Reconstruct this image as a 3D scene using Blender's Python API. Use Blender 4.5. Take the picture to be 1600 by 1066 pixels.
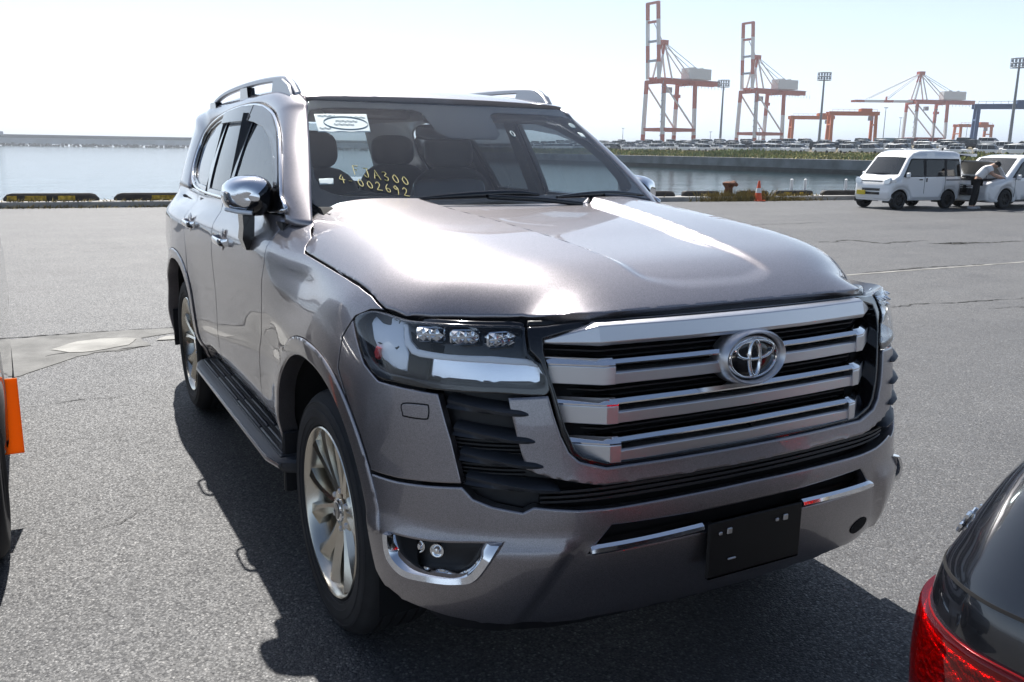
import bpy, bmesh, math, random
import numpy as np
from mathutils import Vector, Matrix
from mathutils.geometry import delaunay_2d_cdt
from math import radians, sin, cos, pi
for o in list(bpy.data.objects): bpy.data.objects.remove(o)
random.seed(7); rng = np.random.default_rng(7)
SC = bpy.context.scene; COL = SC.collection
# ---------------------------------------------------------------- camera
CAM_POS = Vector((2.6946, -1.7208, 1.5925)); YAW, PITCH, ROLL = 2.642345, -.214118, .014631; FPX = 1375.24
_f = Vector((cos(YAW)*cos(PITCH), sin(YAW)*cos(PITCH), sin(PITCH))); _r = Vector((sin(YAW), -cos(YAW), 0)); _u = _r.cross(_f)
_r2 = _r*cos(ROLL)+_u*sin(ROLL); _u2 = _u*cos(ROLL)-_r*sin(ROLL)
cd = bpy.data.cameras.new('camera'); cam = bpy.data.objects.new('camera', cd); COL.objects.link(cam)
cam.matrix_world = Matrix(((_r2.x, _u2.x, -_f.x, CAM_POS.x), (_r2.y, _u2.y, -_f.y, CAM_POS.y), (_r2.z, _u2.z, -_f.z, CAM_POS.z), (0, 0, 0, 1)))
cd.sensor_width = 36; cd.lens = FPX*36/1600; cd.clip_start = .05; cd.clip_end = 30000
SC.camera = cam
# ---------------------------------------------------------------- sky, sun, exposure
SKY_STRENGTH, SUN_STRENGTH, EXPO, DUST = .05, 5.0, .95, 1.0
HAZE_COL, HAZE_FALL, HAZE_AMT = (14.2, 17.0, 21.0), 6.0, .92
SUN = Vector((-.76, .11, 1.0)).normalized()
EL = math.asin(SUN.z); AZ = math.atan2(SUN.x, SUN.y)      # sky rotation counts from +Y towards +X
W = bpy.data.worlds.new('World'); SC.world = W; W.use_nodes = True
nt = W.node_tree; bg = nt.nodes['Background']; sky = nt.nodes.new('ShaderNodeTexSky'); sky.sky_type = 'NISHITA'; sky.sun_disc = False
sky.sun_elevation = EL; sky.sun_rotation = AZ; sky.air_density = 1.0; sky.dust_density = DUST; sky.ozone_density = 2.0; sky.altitude = 0
# sea haze: the same pale veil all round the horizon, thinning with height
_tc = nt.nodes.new('ShaderNodeTexCoord'); _sp = nt.nodes.new('ShaderNodeSeparateXYZ'); nt.links.new(_tc.outputs['Generated'], _sp.inputs[0])
_m = nt.nodes.new('ShaderNodeMath'); _m.operation = 'MULTIPLY'; _m.inputs[1].default_value = -HAZE_FALL; nt.links.new(_sp.outputs[2], _m.inputs[0])
_e = nt.nodes.new('ShaderNodeMath'); _e.operation = 'EXPONENT'; _e.use_clamp = True; nt.links.new(_m.outputs[0], _e.inputs[0])
_k = nt.nodes.new('ShaderNodeMath'); _k.operation = 'MULTIPLY'; _k.inputs[1].default_value = HAZE_AMT; nt.links.new(_e.outputs[0], _k.inputs[0])
_mx = nt.nodes.new('ShaderNodeMix'); _mx.data_type = 'RGBA'; _mx.inputs['B'].default_value = (*HAZE_COL, 1)
nt.links.new(_k.outputs[0], _mx.inputs['Factor']); nt.links.new(sky.outputs[0], _mx.inputs['A']); nt.links.new(_mx.outputs['Result'], bg.inputs[0])
bg.inputs[1].default_value = SKY_STRENGTH
sl = bpy.data.lights.new('sun', 'SUN'); sl.energy = SUN_STRENGTH; sl.angle = radians(.53); sl.color = (1, .965, .91)
so = bpy.data.objects.new('sun', sl); COL.objects.link(so); so.rotation_euler = SUN.to_track_quat('Z', 'Y').to_euler(); so.location = (0, 0, 40)
vs = SC.view_settings; vs.view_transform = 'Standard'; vs.look = 'None'; vs.exposure = EXPO; vs.gamma = 1
SC.cycles.max_bounces = 10; SC.cycles.transparent_max_bounces = 24; SC.cycles.caustics_reflective = False; SC.cycles.caustics_refractive = False
SC.cycles.use_denoising = True; SC.cycles.sample_clamp_indirect = 8
# ---------------------------------------------------------------- smooth body surfaces of the SUV
def catmull(P, n=12, closed=False):
    P = np.asarray(P, float); out = []
    N = len(P)
    for i in range(N if closed else N-1):
        if closed: a, b, c, d = P[i-1], P[i], P[(i+1) % N], P[(i+2) % N]
        else:
            b, c = P[i], P[i+1]
            a = P[i-1] if i > 0 else 2*b-c
            d = P[i+2] if i < N-2 else 2*c-b
        for k in range(n):
            t = k/n
            out.append(.5*((2*b)+(c-a)*t+(2*a-5*b+4*c-d)*t*t+(3*b-a-3*c+d)*t**3))
    if not closed: out.append(P[-1])
    return np.array(out)

class TPS:
    def __init__(s, X, v, lam=1e-6):
        X = np.asarray(X, float); s.X = X; n = len(X)
        K = s.k(X, X)+lam*np.eye(n); Pm = np.c_[np.ones(n), X]
        A = np.zeros((n+3, n+3)); A[:n, :n] = K; A[:n, n:] = Pm; A[n:, :n] = Pm.T
        s.w = np.linalg.solve(A, np.r_[np.asarray(v, float), 0, 0, 0])
    def k(s, a, b):
        r2 = ((a[:, None, :]-b[None])**2).sum(2)
        return .5*r2*np.log(r2+1e-9)
    def __call__(s, q):
        q = np.asarray(q, float)
        return s.k(q, s.X)@s.w[:-3]+s.w[-3]+q@s.w[-2:]

# plan outline of the body at its widest, right-hand side (y<0), from nose centre round to tail centre
OUT = catmull([(.975,.18),(.978,0),(.975,-.18),(.965,-.36),(.942,-.52),(.898,-.655),(.825,-.775),(.728,-.868),(.61,-.932),(.48,-.966),(.3,-.978),(0,-.98),
  (-.45,-.966),(-1.0,-.961),(-1.7,-.963),(-2.3,-.97),(-2.85,-.98),(-3.2,-.972),(-3.6,-.945),(-3.86,-.88),(-3.98,-.74),(-4.01,-.45),(-4.02,0),(-4.02,.2)], 24)[24:-24]
_s = np.r_[0, np.cumsum(np.linalg.norm(np.diff(OUT, axis=0), axis=1))]
TMAX = _s[-1]
def outl(t):
    t = np.asarray(t, float)
    return np.stack([np.interp(t, _s, OUT[:, 0]), np.interp(t, _s, OUT[:, 1])], -1)
_tn = np.linspace(0, TMAX, 900)
_pp = outl(_tn); _tg = np.gradient(_pp, axis=0); _tg /= np.linalg.norm(_tg, axis=1)[:, None]
_ker = np.hanning(23); _ker /= _ker.sum()
for _c in (0, 1): _tg[:, _c] = np.convolve(np.pad(_tg[:, _c], 11, mode='edge'), _ker, 'valid')
_tg[0] = (0, -1); _tg /= np.linalg.norm(_tg, axis=1)[:, None]
_nn = np.stack([-_tg[:, 1], _tg[:, 0]], 1)          # outward: at the nose tangent (0,-1) -> normal (1,0)
_pp[:, 0] = np.convolve(np.pad(_pp[:, 0], 9, mode='reflect', reflect_type='odd'), np.ones(19)/19, 'valid')
_pp[:, 1] = np.convolve(np.pad(_pp[:, 1], 9, mode='reflect', reflect_type='odd'), np.ones(19)/19, 'valid')
def TY(y): return float(np.interp(-y, -_pp[:300, 1], _tn[:300])) if y < 0 else 0.
def TX(x):
    i = np.arange(120, 860); return float(np.interp(-x, -_pp[i, 0], _tn[i]))
# bonnet: centre line, shut line (half width and height) as tables over x
HB = [(-.75,.79,1.372),(-.605,.775,1.372),(-.567,.80,1.352),(-.45,.83,1.312),(-.385,.856,1.283),(-.36,.885,1.256),(-.311,.90,1.237),(-.15,.902,1.229),(.024,.902,1.219),(.15,.901,1.212),(.264,.899,1.203),(.357,.895,1.187),(.404,.893,1.171),(.432,.888,1.156),(.5,.856,1.154),(.559,.803,1.157),(.64,.716,1.161),(.724,.622,1.165),(.775,.585,1.174),(.812,.55,1.184),(.842,.49,1.189),(.853,.45,1.189),(.87,.43,1.18)]
_hs = [(-.75,.885,1.262),(-.5,.89,1.246),(-.311,.90,1.237),(-.15,.902,1.229),(.024,.902,1.219),(.15,.901,1.212),(.264,.899,1.203),(.357,.895,1.185),(.432,.888,1.160),(.5,.856,1.150),(.559,.803,1.152),(.64,.716,1.158),(.724,.622,1.165),(.775,.585,1.174),(.812,.55,1.184),(.842,.50,1.189),(.853,.48,1.188),(.88,.46,1.17)]
_hd = catmull(_hs, 8)
_hc = catmull([(-.8,1.428),(-.75,1.424),(-.6,1.412),(-.4,1.396),(-.2,1.379),(0,1.362),(.2,1.342),(.4,1.318),(.58,1.291),(.68,1.265),(.76,1.235),(.82,1.206),(.855,1.187),(.885,1.165)], 8)
def _smooth_tab(tab, k, w=15):
    xs = np.linspace(-.75, .88, 330); v = np.interp(xs, tab[:, 0], tab[:, k]); h = np.hanning(w); h /= h.sum()
    return xs, np.convolve(np.pad(v, w//2, mode='reflect', reflect_type='odd'), h, 'valid')
_hxs, _hys = _smooth_tab(_hd, 1); _, _hzs = _smooth_tab(_hd, 2); _, _hzc = _smooth_tab(_hc, 1, 25)
def hood0(x, y):
    zc = np.interp(x, _hxs, _hzc); ys = np.interp(x, _hxs, _hys); zs = np.interp(x, _hxs, _hzs); s = np.abs(y)/ys
    D = zc-zs
    g = .045*s**2+.955*np.maximum((s-.5)/.5, 0)**3.3
    return zc-D*g
def sstep(a, b, x):
    t = np.clip((x-a)/(b-a), 0, 1); return t*t*(3-2*t)
def hood(x, y):
    x = np.asarray(x, float).ravel(); y = np.asarray(y, float).ravel()
    z = hood0(x, y)
    # shallow valley down the middle with a rounded front end, between two broad ridges
    w = .235+.14*sstep(.7, -.5, x)
    inside = sstep(w+.022, w-.022, np.abs(y))*sstep(.80, .73, x+2.*np.maximum(np.abs(y)-.08, 0)**2)
    z = z-inside*(.007+.018*sstep(.75, .2, x))
    return np.c_[x, y, z]
# greenhouse side, right-hand side
def gside(x, z, off=0.):
    x = np.asarray(x, float).ravel(); z = np.asarray(z, float).ravel()
    k = np.clip((z-1.33)/.46, -.2, 1.3)
    y = .893-.185*np.sign(k)*np.abs(k)**1.2
    y = y-.075*sstep(-1.9, -3.8, x)-.02*sstep(-1.0, -.4, x)*(1-k)+off
    return np.c_[x, -y, z]
_D = []
def _add(t, prof): _D.extend([(t, z, d) for z, d in prof])
_cen = [(.25,.16),(.34,.07),(.43,.03),(.52,.008),(.60,0),(.68,.008),(.76,.03),(.86,.045),(.96,.055),(1.06,.068),(1.13,.082),(1.19,.11),(1.23,.15)]
for _y in (.0, -.2, -.36): _add(TY(_y), _cen)
_add(TY(-.52), [(.25,.15),(.34,.065),(.43,.03),(.52,.008),(.6,0),(.7,.006),(.8,.028),(.9,.042),(1.0,.056),(1.1,.075),(1.17,.1),(1.22,.14)])
_add(TY(-.655), [(.25,.13),(.34,.06),(.44,.02),(.54,0),(.66,0),(.78,.016),(.9,.032),(1.0,.05),(1.08,.068),(1.15,.1),(1.2,.14)])
_add(TY(-.79), [(.25,.12),(.34,.055),(.44,.015),(.54,0),(.66,0),(.78,.01),(.9,.022),(1.0,.036),(1.08,.055),(1.15,.085),(1.2,.125)])
_add(TX(.68), [(.25,.1),(.34,.05),(.44,.014),(.54,0),(.66,0),(.78,.006),(.9,.014),(1.0,.026),(1.08,.042),(1.15,.07),(1.2,.11)])
_add(TX(.48), [(.3,.05),(.5,.005),(.65,0),(.8,.002),(.92,.008),(1.02,.022),(1.09,.044)])
for _x in (.25, 0, -.25): _add(TX(_x), [(.3,.03),(.5,0),(.65,0),(.8,0),(.94,.003),(1.04,.012),(1.11,.026),(1.16,.044)])
_add(TX(-.5), [(.3,.08),(.44,.05),(.54,.02),(.65,.006),(.8,0),(.98,0),(1.1,.006),(1.17,.022)])
for _x in (-.75,-1.0,-1.35,-1.75,-2.2): _add(TX(_x), [(.3,.16),(.40,.11),(.48,.062),(.54,.024),(.60,.010),(.70,.004),(.84,.006),(.98,.002),(1.1,0),(1.17,.006),(1.23,.022)])
for _x in (-2.55,-2.9,-3.3): _add(TX(_x), [(.3,.05),(.45,.01),(.6,0),(.85,0),(1.05,.001),(1.14,.006),(1.2,.02)])
_add(TX(-3.7), [(.3,.06),(.45,.01),(.6,0),(.8,.006),(1.0,.01),(1.12,.02),(1.2,.04)])
for _hx, _hy, _hz in HB[1:14]: _add(TX(_hx), [(float(hood0(np.array([_hx]), np.array([_hy]))[0])-.002, float(np.interp(TX(_hx), _tn, -_pp[:, 1]))-_hy)])
for _x in (-.75,-1.0,-1.35,-1.75,-2.2,-2.55,-2.9,-3.3,-3.7):
    for _z in (1.28, 1.33, 1.38): _add(TX(_x), [(_z, float(np.interp(TX(_x), _tn, -_pp[:, 1]))+gside([_x], [_z])[0][1])])
for _y in (.6,.3,.0): _add(TMAX-_y, [(.3,.08),(.45,.01),(.6,0),(.72,.03),(.9,.05),(1.1,.06),(1.25,.075),(1.38,.1)])
_ta = np.linspace(0, 9, 900); _tb = np.cumsum(np.where(_ta < 1.2, .8, .22+.58*np.exp(-((_ta-1.2)/.5)**2)))*(_ta[1]-_ta[0])
tau = lambda t: np.interp(t, _ta, _tb)
_DT = TPS([(float(tau(a)), b*1.6) for a, b, c in _D], [c for a, b, c in _D], 1e-5)
WHEELS_X = (0., -2.85); HUB_Z = .405
def flare(t, z, p):
    """outward swelling of the wings round the wheel arches"""
    e = np.zeros(len(p))
    for wx in WHEELS_X:
        r = np.hypot((p[:, 0]-wx), (z-HUB_Z)); m = (p[:, 1] < -.8)
        e += np.where(m, .012*np.exp(-((r-.53)/.14)**2), 0)
    return e
def wrap(t, z, off=0.):
    t = np.asarray(t, float).ravel(); z = np.asarray(z, float).ravel()
    sg = np.where((t < 0) | (t > TMAX), -1., 1.); t = np.abs(t); t = np.where(t > TMAX, 2*TMAX-t, t)
    p = np.stack([np.interp(t, _tn, _pp[:, 0]), np.interp(t, _tn, _pp[:, 1])], 1)
    n = np.stack([np.interp(t, _tn, _nn[:, 0]), np.interp(t, _tn, _nn[:, 1])], 1)
    tl = .536+(.612-z)*.62                              # edge of the raised bumper corner
    corner = .016*sstep(0, .05, t-tl)*sstep(.63, .57, z)*(t < 1.6)*sstep(1.3, 1.0, t)
    d = _DT(np.stack([tau(t), z*1.6], 1))-flare(t, z, p)-corner-off
    q = p-n*d[:, None]; q[:, 1] *= sg
    return np.c_[q, z]
# windscreen
def wscreen(y, z, off=0.):
    y = np.asarray(y, float).ravel(); z = np.asarray(z, float).ravel()
    k = (z-1.37)/.415
    x = -.594-.55*k-.02*np.sin(np.clip(k, 0, 1)*np.pi)*-1
    b = .14-.06*np.clip(k, -.2, 1.2)
    w = .792-.147*k
    x = x+b*(1-(y/w)**2)+off
    return np.c_[x, y, z]
_rf = catmull([(-4.1,1.79),(-3.9,1.815),(-3.5,1.85),(-3.0,1.874),(-2.4,1.886),(-1.8,1.884),(-1.45,1.868),(-1.25,1.846),(-1.1,1.818),(-1.0,1.795),(-.9,1.765)], 10); _rfx, _rfz = _rf[:, 0], _rf[:, 1]
def roof(x, y, off=0.):
    x = np.asarray(x, float).ravel(); y = np.asarray(y, float).ravel()
    zc = np.interp(x, _rfx, _rfz); a = np.abs(y)
    z = zc-.022*(a/.62)**2-.10*np.maximum(a-.56, 0)**1.5*2.2
    return np.c_[x, y, z+off]
# ---------------------------------------------------------------- materials
MAT = {}
def mat(name, col, rough=.5, metal=0., coat=0., spec=.5, emit=None, bump=None, var=0., vscale=8., coat_rough=.02, trans=0., ior=1.45):
    if name in MAT: return MAT[name]
    m = bpy.data.materials.new(name); m.use_nodes = True; nt = m.node_tree; b = nt.nodes['Principled BSDF']
    b.inputs['Base Color'].default_value = (*col, 1); b.inputs['Roughness'].default_value = rough; b.inputs['Metallic'].default_value = metal
    b.inputs['Coat Weight'].default_value = coat; b.inputs['Coat Roughness'].default_value = coat_rough; b.inputs['Specular IOR Level'].default_value = spec
    b.inputs['Transmission Weight'].default_value = trans; b.inputs['IOR'].default_value = ior
    if emit: b.inputs['Emission Color'].default_value = (*emit[:3], 1); b.inputs['Emission Strength'].default_value = emit[3]
    if var or bump:
        tc = nt.nodes.new('ShaderNodeTexCoord')
        n = nt.nodes.new('ShaderNodeTexNoise'); n.inputs['Scale'].default_value = vscale; n.inputs['Detail'].default_value = 6
        nt.links.new(tc.outputs['Object'], n.inputs['Vector'])
        if var:
            r = nt.nodes.new('ShaderNodeValToRGB'); r.color_ramp.elements[0].position = .3; r.color_ramp.elements[1].position = .7
            r.color_ramp.elements[0].color = (*[c*(1-var) for c in col], 1); r.color_ramp.elements[1].color = (*[min(1, c*(1+var)) for c in col], 1)
            nt.links.new(n.outputs['Fac'], r.inputs[0]); nt.links.new(r.outputs[0], b.inputs['Base Color'])
        if bump:
            n2 = nt.nodes.new('ShaderNodeTexNoise'); n2.inputs['Scale'].default_value = bump[0]; n2.inputs['Detail'].default_value = 4
            nt.links.new(tc.outputs['Object'], n2.inputs['Vector'])
            bp = nt.nodes.new('ShaderNodeBump'); bp.inputs['Strength'].default_value = bump[1]; bp.inputs['Distance'].default_value = bump[2]
            nt.links.new(n2.outputs['Fac'], bp.inputs['Height']); nt.links.new(bp.outputs[0], b.inputs['Normal'])
    MAT[name] = m; return m
def glassmat(name, tint, gloss_rough=.0, base=.04, dirt_veil=0.):
    """thin pane: tinted see-through, fresnel mirror on top"""
    if name in MAT: return MAT[name]
    m = bpy.data.materials.new(name); m.use_nodes = True; nt = m.node_tree; nt.nodes.remove(nt.nodes['Principled BSDF'])
    out = nt.nodes['Material Output']; tr = nt.nodes.new('ShaderNodeBsdfTransparent'); tr.inputs[0].default_value = (*tint, 1)
    gl = nt.nodes.new('ShaderNodeBsdfGlossy'); gl.inputs['Roughness'].default_value = gloss_rough; gl.inputs[0].default_value = (1, 1, 1, 1)
    fr = nt.nodes.new('ShaderNodeFresnel'); ge = nt.nodes.new('ShaderNodeNewGeometry'); mp = nt.nodes.new('ShaderNodeMapRange')
    mp.inputs[3].default_value = 1.5; mp.inputs[4].default_value = 1/1.5; nt.links.new(ge.outputs['Backfacing'], mp.inputs[0]); nt.links.new(mp.outputs[0], fr.inputs[0])      # a thin pane mirrors the same from both sides
    mx = nt.nodes.new('ShaderNodeMixShader'); nt.links.new(fr.outputs[0], mx.inputs[0]); nt.links.new(tr.outputs[0], mx.inputs[1]); nt.links.new(gl.outputs[0], mx.inputs[2])
    last = mx
    if dirt_veil:
        df = nt.nodes.new('ShaderNodeBsdfDiffuse'); df.inputs[0].default_value = (.6, .62, .65, 1)
        m2 = nt.nodes.new('ShaderNodeMixShader'); m2.inputs[0].default_value = dirt_veil
        nt.links.new(mx.outputs[0], m2.inputs[1]); nt.links.new(df.outputs[0], m2.inputs[2]); last = m2
    nt.links.new(last.outputs[0], out.inputs[0]); MAT[name] = m; return m
def translucent(name, col, k=.5):
    m = bpy.data.materials.new(name); m.use_nodes = True; nt = m.node_tree; b = nt.nodes['Principled BSDF']; b.inputs['Base Color'].default_value = (*col, 1); b.inputs['Roughness'].default_value = .45
    t = nt.nodes.new('ShaderNodeBsdfTranslucent'); t.inputs[0].default_value = (*col, 1); x = nt.nodes.new('ShaderNodeMixShader'); x.inputs[0].default_value = k
    nt.links.new(b.outputs[0], x.inputs[1]); nt.links.new(t.outputs[0], x.inputs[2]); nt.links.new(x.outputs[0], nt.nodes['Material Output'].inputs[0]); MAT[name] = m
def paintmat(name, col, metal=.55, rough=.38, flake=.3):
    if name in MAT: return MAT[name]
    m = bpy.data.materials.new(name); m.use_nodes = True; nt = m.node_tree; b = nt.nodes['Principled BSDF']
    tc = nt.nodes.new('ShaderNodeTexCoord'); v = nt.nodes.new('ShaderNodeTexVoronoi'); v.inputs['Scale'].default_value = 900
    nt.links.new(tc.outputs['Object'], v.inputs['Vector'])
    r = nt.nodes.new('ShaderNodeMix'); r.data_type = 'RGBA'; r.inputs['A'].default_value = (*[c*(1-flake) for c in col], 1); r.inputs['B'].default_value = (*[min(1, c*(1+flake)) for c in col], 1)
    sp = nt.nodes.new('ShaderNodeSeparateColor'); nt.links.new(v.outputs['Color'], sp.inputs[0]); nt.links.new(sp.outputs[0], r.inputs['Factor'])
    nt.links.new(r.outputs['Result'], b.inputs['Base Color'])
    b.inputs['Metallic'].default_value = metal; b.inputs['Roughness'].default_value = rough
    b.inputs['Coat Weight'].default_value = 1; b.inputs['Coat Roughness'].default_value = .012; b.inputs['Coat IOR'].default_value = 1.62
    # faint dust that dulls the clear coat here and there
    n = nt.nodes.new('ShaderNodeTexNoise'); n.inputs['Scale'].default_value = 5; n.inputs['Detail'].default_value = 8
    nt.links.new(tc.outputs['Object'], n.inputs['Vector']); mr = nt.nodes.new('ShaderNodeMapRange'); mr.inputs[1].default_value = .35; mr.inputs[2].default_value = .75; mr.inputs[3].default_value = .004; mr.inputs[4].default_value = .03
    nt.links.new(n.outputs['Fac'], mr.inputs[0]); nt.links.new(mr.outputs[0], b.inputs['Coat Roughness'])
    MAT[name] = m; return m
# ---------------------------------------------------------------- object helpers
def link(o, parent=None, **kw):
    COL.objects.link(o)
    if parent is not None: o.parent = parent
    for k, v in kw.items(): o[k] = v
    return o
def empty(name, loc=(0, 0, 0), rz=0., label=None, cat=None, group=None, parent=None):
    o = bpy.data.objects.new(name, None); o.empty_display_size = .2; o.location = loc; o.rotation_euler = (0, 0, rz); link(o, parent)
    if label: o['label'] = label
    if cat: o['category'] = cat
    if group: o['group'] = group
    return o
def tag(o, label=None, cat=None, group=None, kind=None):
    if label: o['label'] = label
    if cat: o['category'] = cat
    if group: o['group'] = group
    if kind: o['kind'] = kind
    return o
def meshobj(name, verts, faces, material, parent=None, smooth=None, normals=None, **kw):
    me = bpy.data.meshes.new(name); me.from_pydata([tuple(map(float, v)) for v in verts], [], [tuple(map(int, f)) for f in faces]); me.update()
    mats = material if isinstance(material, (list, tuple)) else [material]
    for m in mats: me.materials.append(MAT[m] if isinstance(m, str) else m)
    if smooth is not None:
        me.polygons.foreach_set('use_smooth', [True]*len(me.polygons))
        if smooth < 180: me.set_sharp_from_angle(angle=radians(smooth))
    if normals is not None: me.normals_split_custom_set_from_vertices([tuple(n) for n in normals])
    o = bpy.data.objects.new(name, me); link(o, parent, **kw); return o
class MB:
    """collects simple solids into one mesh"""
    def __init__(s): s.v = []; s.f = []
    def add(s, v, f):
        k = len(s.v); s.v += [tuple(map(float, a)) for a in v]; s.f += [tuple(i+k for i in a) for a in f]; return s
    def box(s, c, d, rz=0., M=None, bev=0.):
        x, y, z = [a/2 for a in d]
        if bev:
            b = min(bev, .49*min(d)); V = []
            for sz in (-1, 1):
                for (iz, ins) in (((z-b)*sz, 0), (z*sz, b)) if sz > 0 else ((z*sz, b), ((z-b)*sz, 0)):
                    xx, yy = x-ins, y-ins
                    V += [(xx-b, -yy, iz), (xx, -yy+b, iz), (xx, yy-b, iz), (xx-b, yy, iz), (-xx+b, yy, iz), (-xx, yy-b, iz), (-xx, -yy+b, iz), (-xx+b, -yy, iz)]
            F = [tuple(range(7, -1, -1)), tuple(range(24, 32))]
            for r in range(3):
                for i in range(8): F.append((r*8+i, r*8+(i+1) % 8, (r+1)*8+(i+1) % 8, (r+1)*8+i))
        else:
            V = [(-x, -y, -z), (x, -y, -z), (x, y, -z), (-x, y, -z), (-x, -y, z), (x, -y, z), (x, y, z), (-x, y, z)]
            F = [(3, 2, 1, 0), (4, 5, 6, 7), (0, 1, 5, 4), (1, 2, 6, 5), (2, 3, 7, 6), (3, 0, 4, 7)]
        T = M if M is not None else Matrix.Translation(c)@Matrix.Rotation(rz, 4, 'Z')
        return s.add([T@Vector(p) for p in V], F)
    def bar(s, a, b, w, h=None, up=(0, 0, 1)):
        a, b = Vector(a), Vector(b); d = (b-a); L = d.length; d.normalize(); up = Vector(up)
        if abs(d.dot(up)) > .98: up = Vector((1, 0, 0))
        r = d.cross(up).normalized(); u = r.cross(d); h = h or w
        V = []
        for p in (a, b):
            for i, j in ((-1, -1), (1, -1), (1, 1), (-1, 1)): V.append(p+r*(i*w/2)+u*(j*h/2))
        return s.add(V, [(3, 2, 1, 0), (4, 5, 6, 7), (0, 1, 5, 4), (1, 2, 6, 5), (2, 3, 7, 6), (3, 0, 4, 7)])
    def tube(s, pts, r, n=8, cap=True, closed=False):
        P = [Vector(p) for p in pts]; N = len(P); rr = r if hasattr(r, '__len__') else [r]*N; V = []; F = []
        up = None
        for i, p in enumerate(P):
            a = P[i-1] if (i > 0 or closed) else P[i]; b = P[(i+1) % N] if (i < N-1 or closed) else P[i]
            d = (b-a).normalized()
            if up is None: up = Vector((0, 0, 1)) if abs(d.z) < .9 else Vector((1, 0, 0))
            x = d.cross(up).normalized(); y = x.cross(d); up = y
            for k in range(n): V.append(p+x*cos(2*pi*k/n)*rr[i]+y*sin(2*pi*k/n)*rr[i])
        for i in range(N if closed else N-1):
            for k in range(n): F.append((i*n+k, i*n+(k+1) % n, ((i+1) % N)*n+(k+1) % n, ((i+1) % N)*n+k))
        if cap and not closed: F += [tuple(range(n-1, -1, -1)), tuple((N-1)*n+k for k in range(n))]
        return s.add(V, F)
    def lathe(s, prof, n=48, M=None, closed=False):
        """prof: (radius, axial) pairs, axis = local Z"""
        M = M or Matrix.Identity(4); V = []; F = []; m = len(prof)
        for k in range(n):
            c, sn = cos(2*pi*k/n), sin(2*pi*k/n)
            for r, a in prof: V.append(M@Vector((r*c, r*sn, a)))
        for k in range(n):
            for i in range(m if closed else m-1): F.append((k*m+i, ((k+1) % n)*m+i, ((k+1) % n)*m+(i+1) % m, k*m+(i+1) % m))
        return s.add(V, F)
    def prism(s, poly, h0, h1, M=None):
        """poly in local XY, extruded along local Z"""
        M = M or Matrix.Identity(4); n = len(poly)
        V = [M@Vector((x, y, h0)) for x, y in poly]+[M@Vector((x, y, h1)) for x, y in poly]
        return s.add(V, [tuple(range(n-1, -1, -1)), tuple(range(n, 2*n))]+[(i, (i+1) % n, n+(i+1) % n, n+i) for i in range(n)])
    def loft(s, rings, cap=True, closed=True):
        n = len(rings[0]); V = [p for r in rings for p in r]; F = []
        for i in range(len(rings)-1):
            for k in range(n if closed else n-1): F.append((i*n+k, i*n+(k+1) % n, (i+1)*n+(k+1) % n, (i+1)*n+k))
        if cap: F += [tuple(range(n-1, -1, -1)), tuple((len(rings)-1)*n+k for k in range(n))]
        return s.add(V, F)
    def mirrored(s):
        t = MB(); t.v = [(x, -y, z) for x, y, z in s.v]; t.f = [tuple(reversed(f)) for f in s.f]; return t
    def build(s, name, material, parent=None, smooth=30, fix=True, bevel=0., **kw):
        o = meshobj(name, s.v, s.f, material, parent, None, **kw)
        me = o.data
        if fix:
            bm = bmesh.new(); bm.from_mesh(me); bmesh.ops.recalc_face_normals(bm, faces=bm.faces); bm.to_mesh(me); bm.free()
        if smooth is not None:
            me.polygons.foreach_set('use_smooth', [True]*len(me.polygons))
            if smooth < 180: me.set_sharp_from_angle(angle=radians(smooth))
        if bevel:
            b = o.modifiers.new('bevel', 'BEVEL'); b.width = bevel; b.segments = 2; b.limit_method = 'ANGLE'; b.angle_limit = radians(35)
        return o
def inpoly(P, poly):
    P = np.asarray(P); poly = np.asarray(poly); x, y = P[:, 0], P[:, 1]; c = np.zeros(len(P), bool); j = len(poly)-1
    for i in range(len(poly)):
        xi, yi = poly[i]; xj, yj = poly[j]
        c ^= ((yi > y) != (yj > y)) & (x < (xj-xi)*(y-yi)/((yj-yi) if yj != yi else 1e-12)+xi); j = i
    return c
def densify(poly, step):
    out = []
    for i in range(len(poly)):
        a = np.array(poly[i], float); b = np.array(poly[(i+1) % len(poly)], float); n = max(1, int(np.ceil(np.linalg.norm(b-a)/step)))
        out += [a+(b-a)*k/n for k in range(n)]
    return np.array(out)
def offset_poly(P, d):
    """shrink a dense polygon by d"""
    P = np.asarray(P, float); a = np.roll(P, 1, 0); b = np.roll(P, -1, 0)
    ar = .5*np.sum(P[:, 0]*b[:, 1]-b[:, 0]*P[:, 1])
    def nrm(v):
        n = np.stack([-v[:, 1], v[:, 0]], 1); return n/np.maximum(np.linalg.norm(n, axis=1), 1e-12)[:, None]
    n = nrm(P-a)+nrm(b-P); l = np.linalg.norm(n, axis=1); n = n/np.maximum(l, 1e-9)[:, None]; k = 1/np.maximum(l/2, .5)
    return P+n*(d*k)[:, None]*np.sign(ar)
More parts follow.
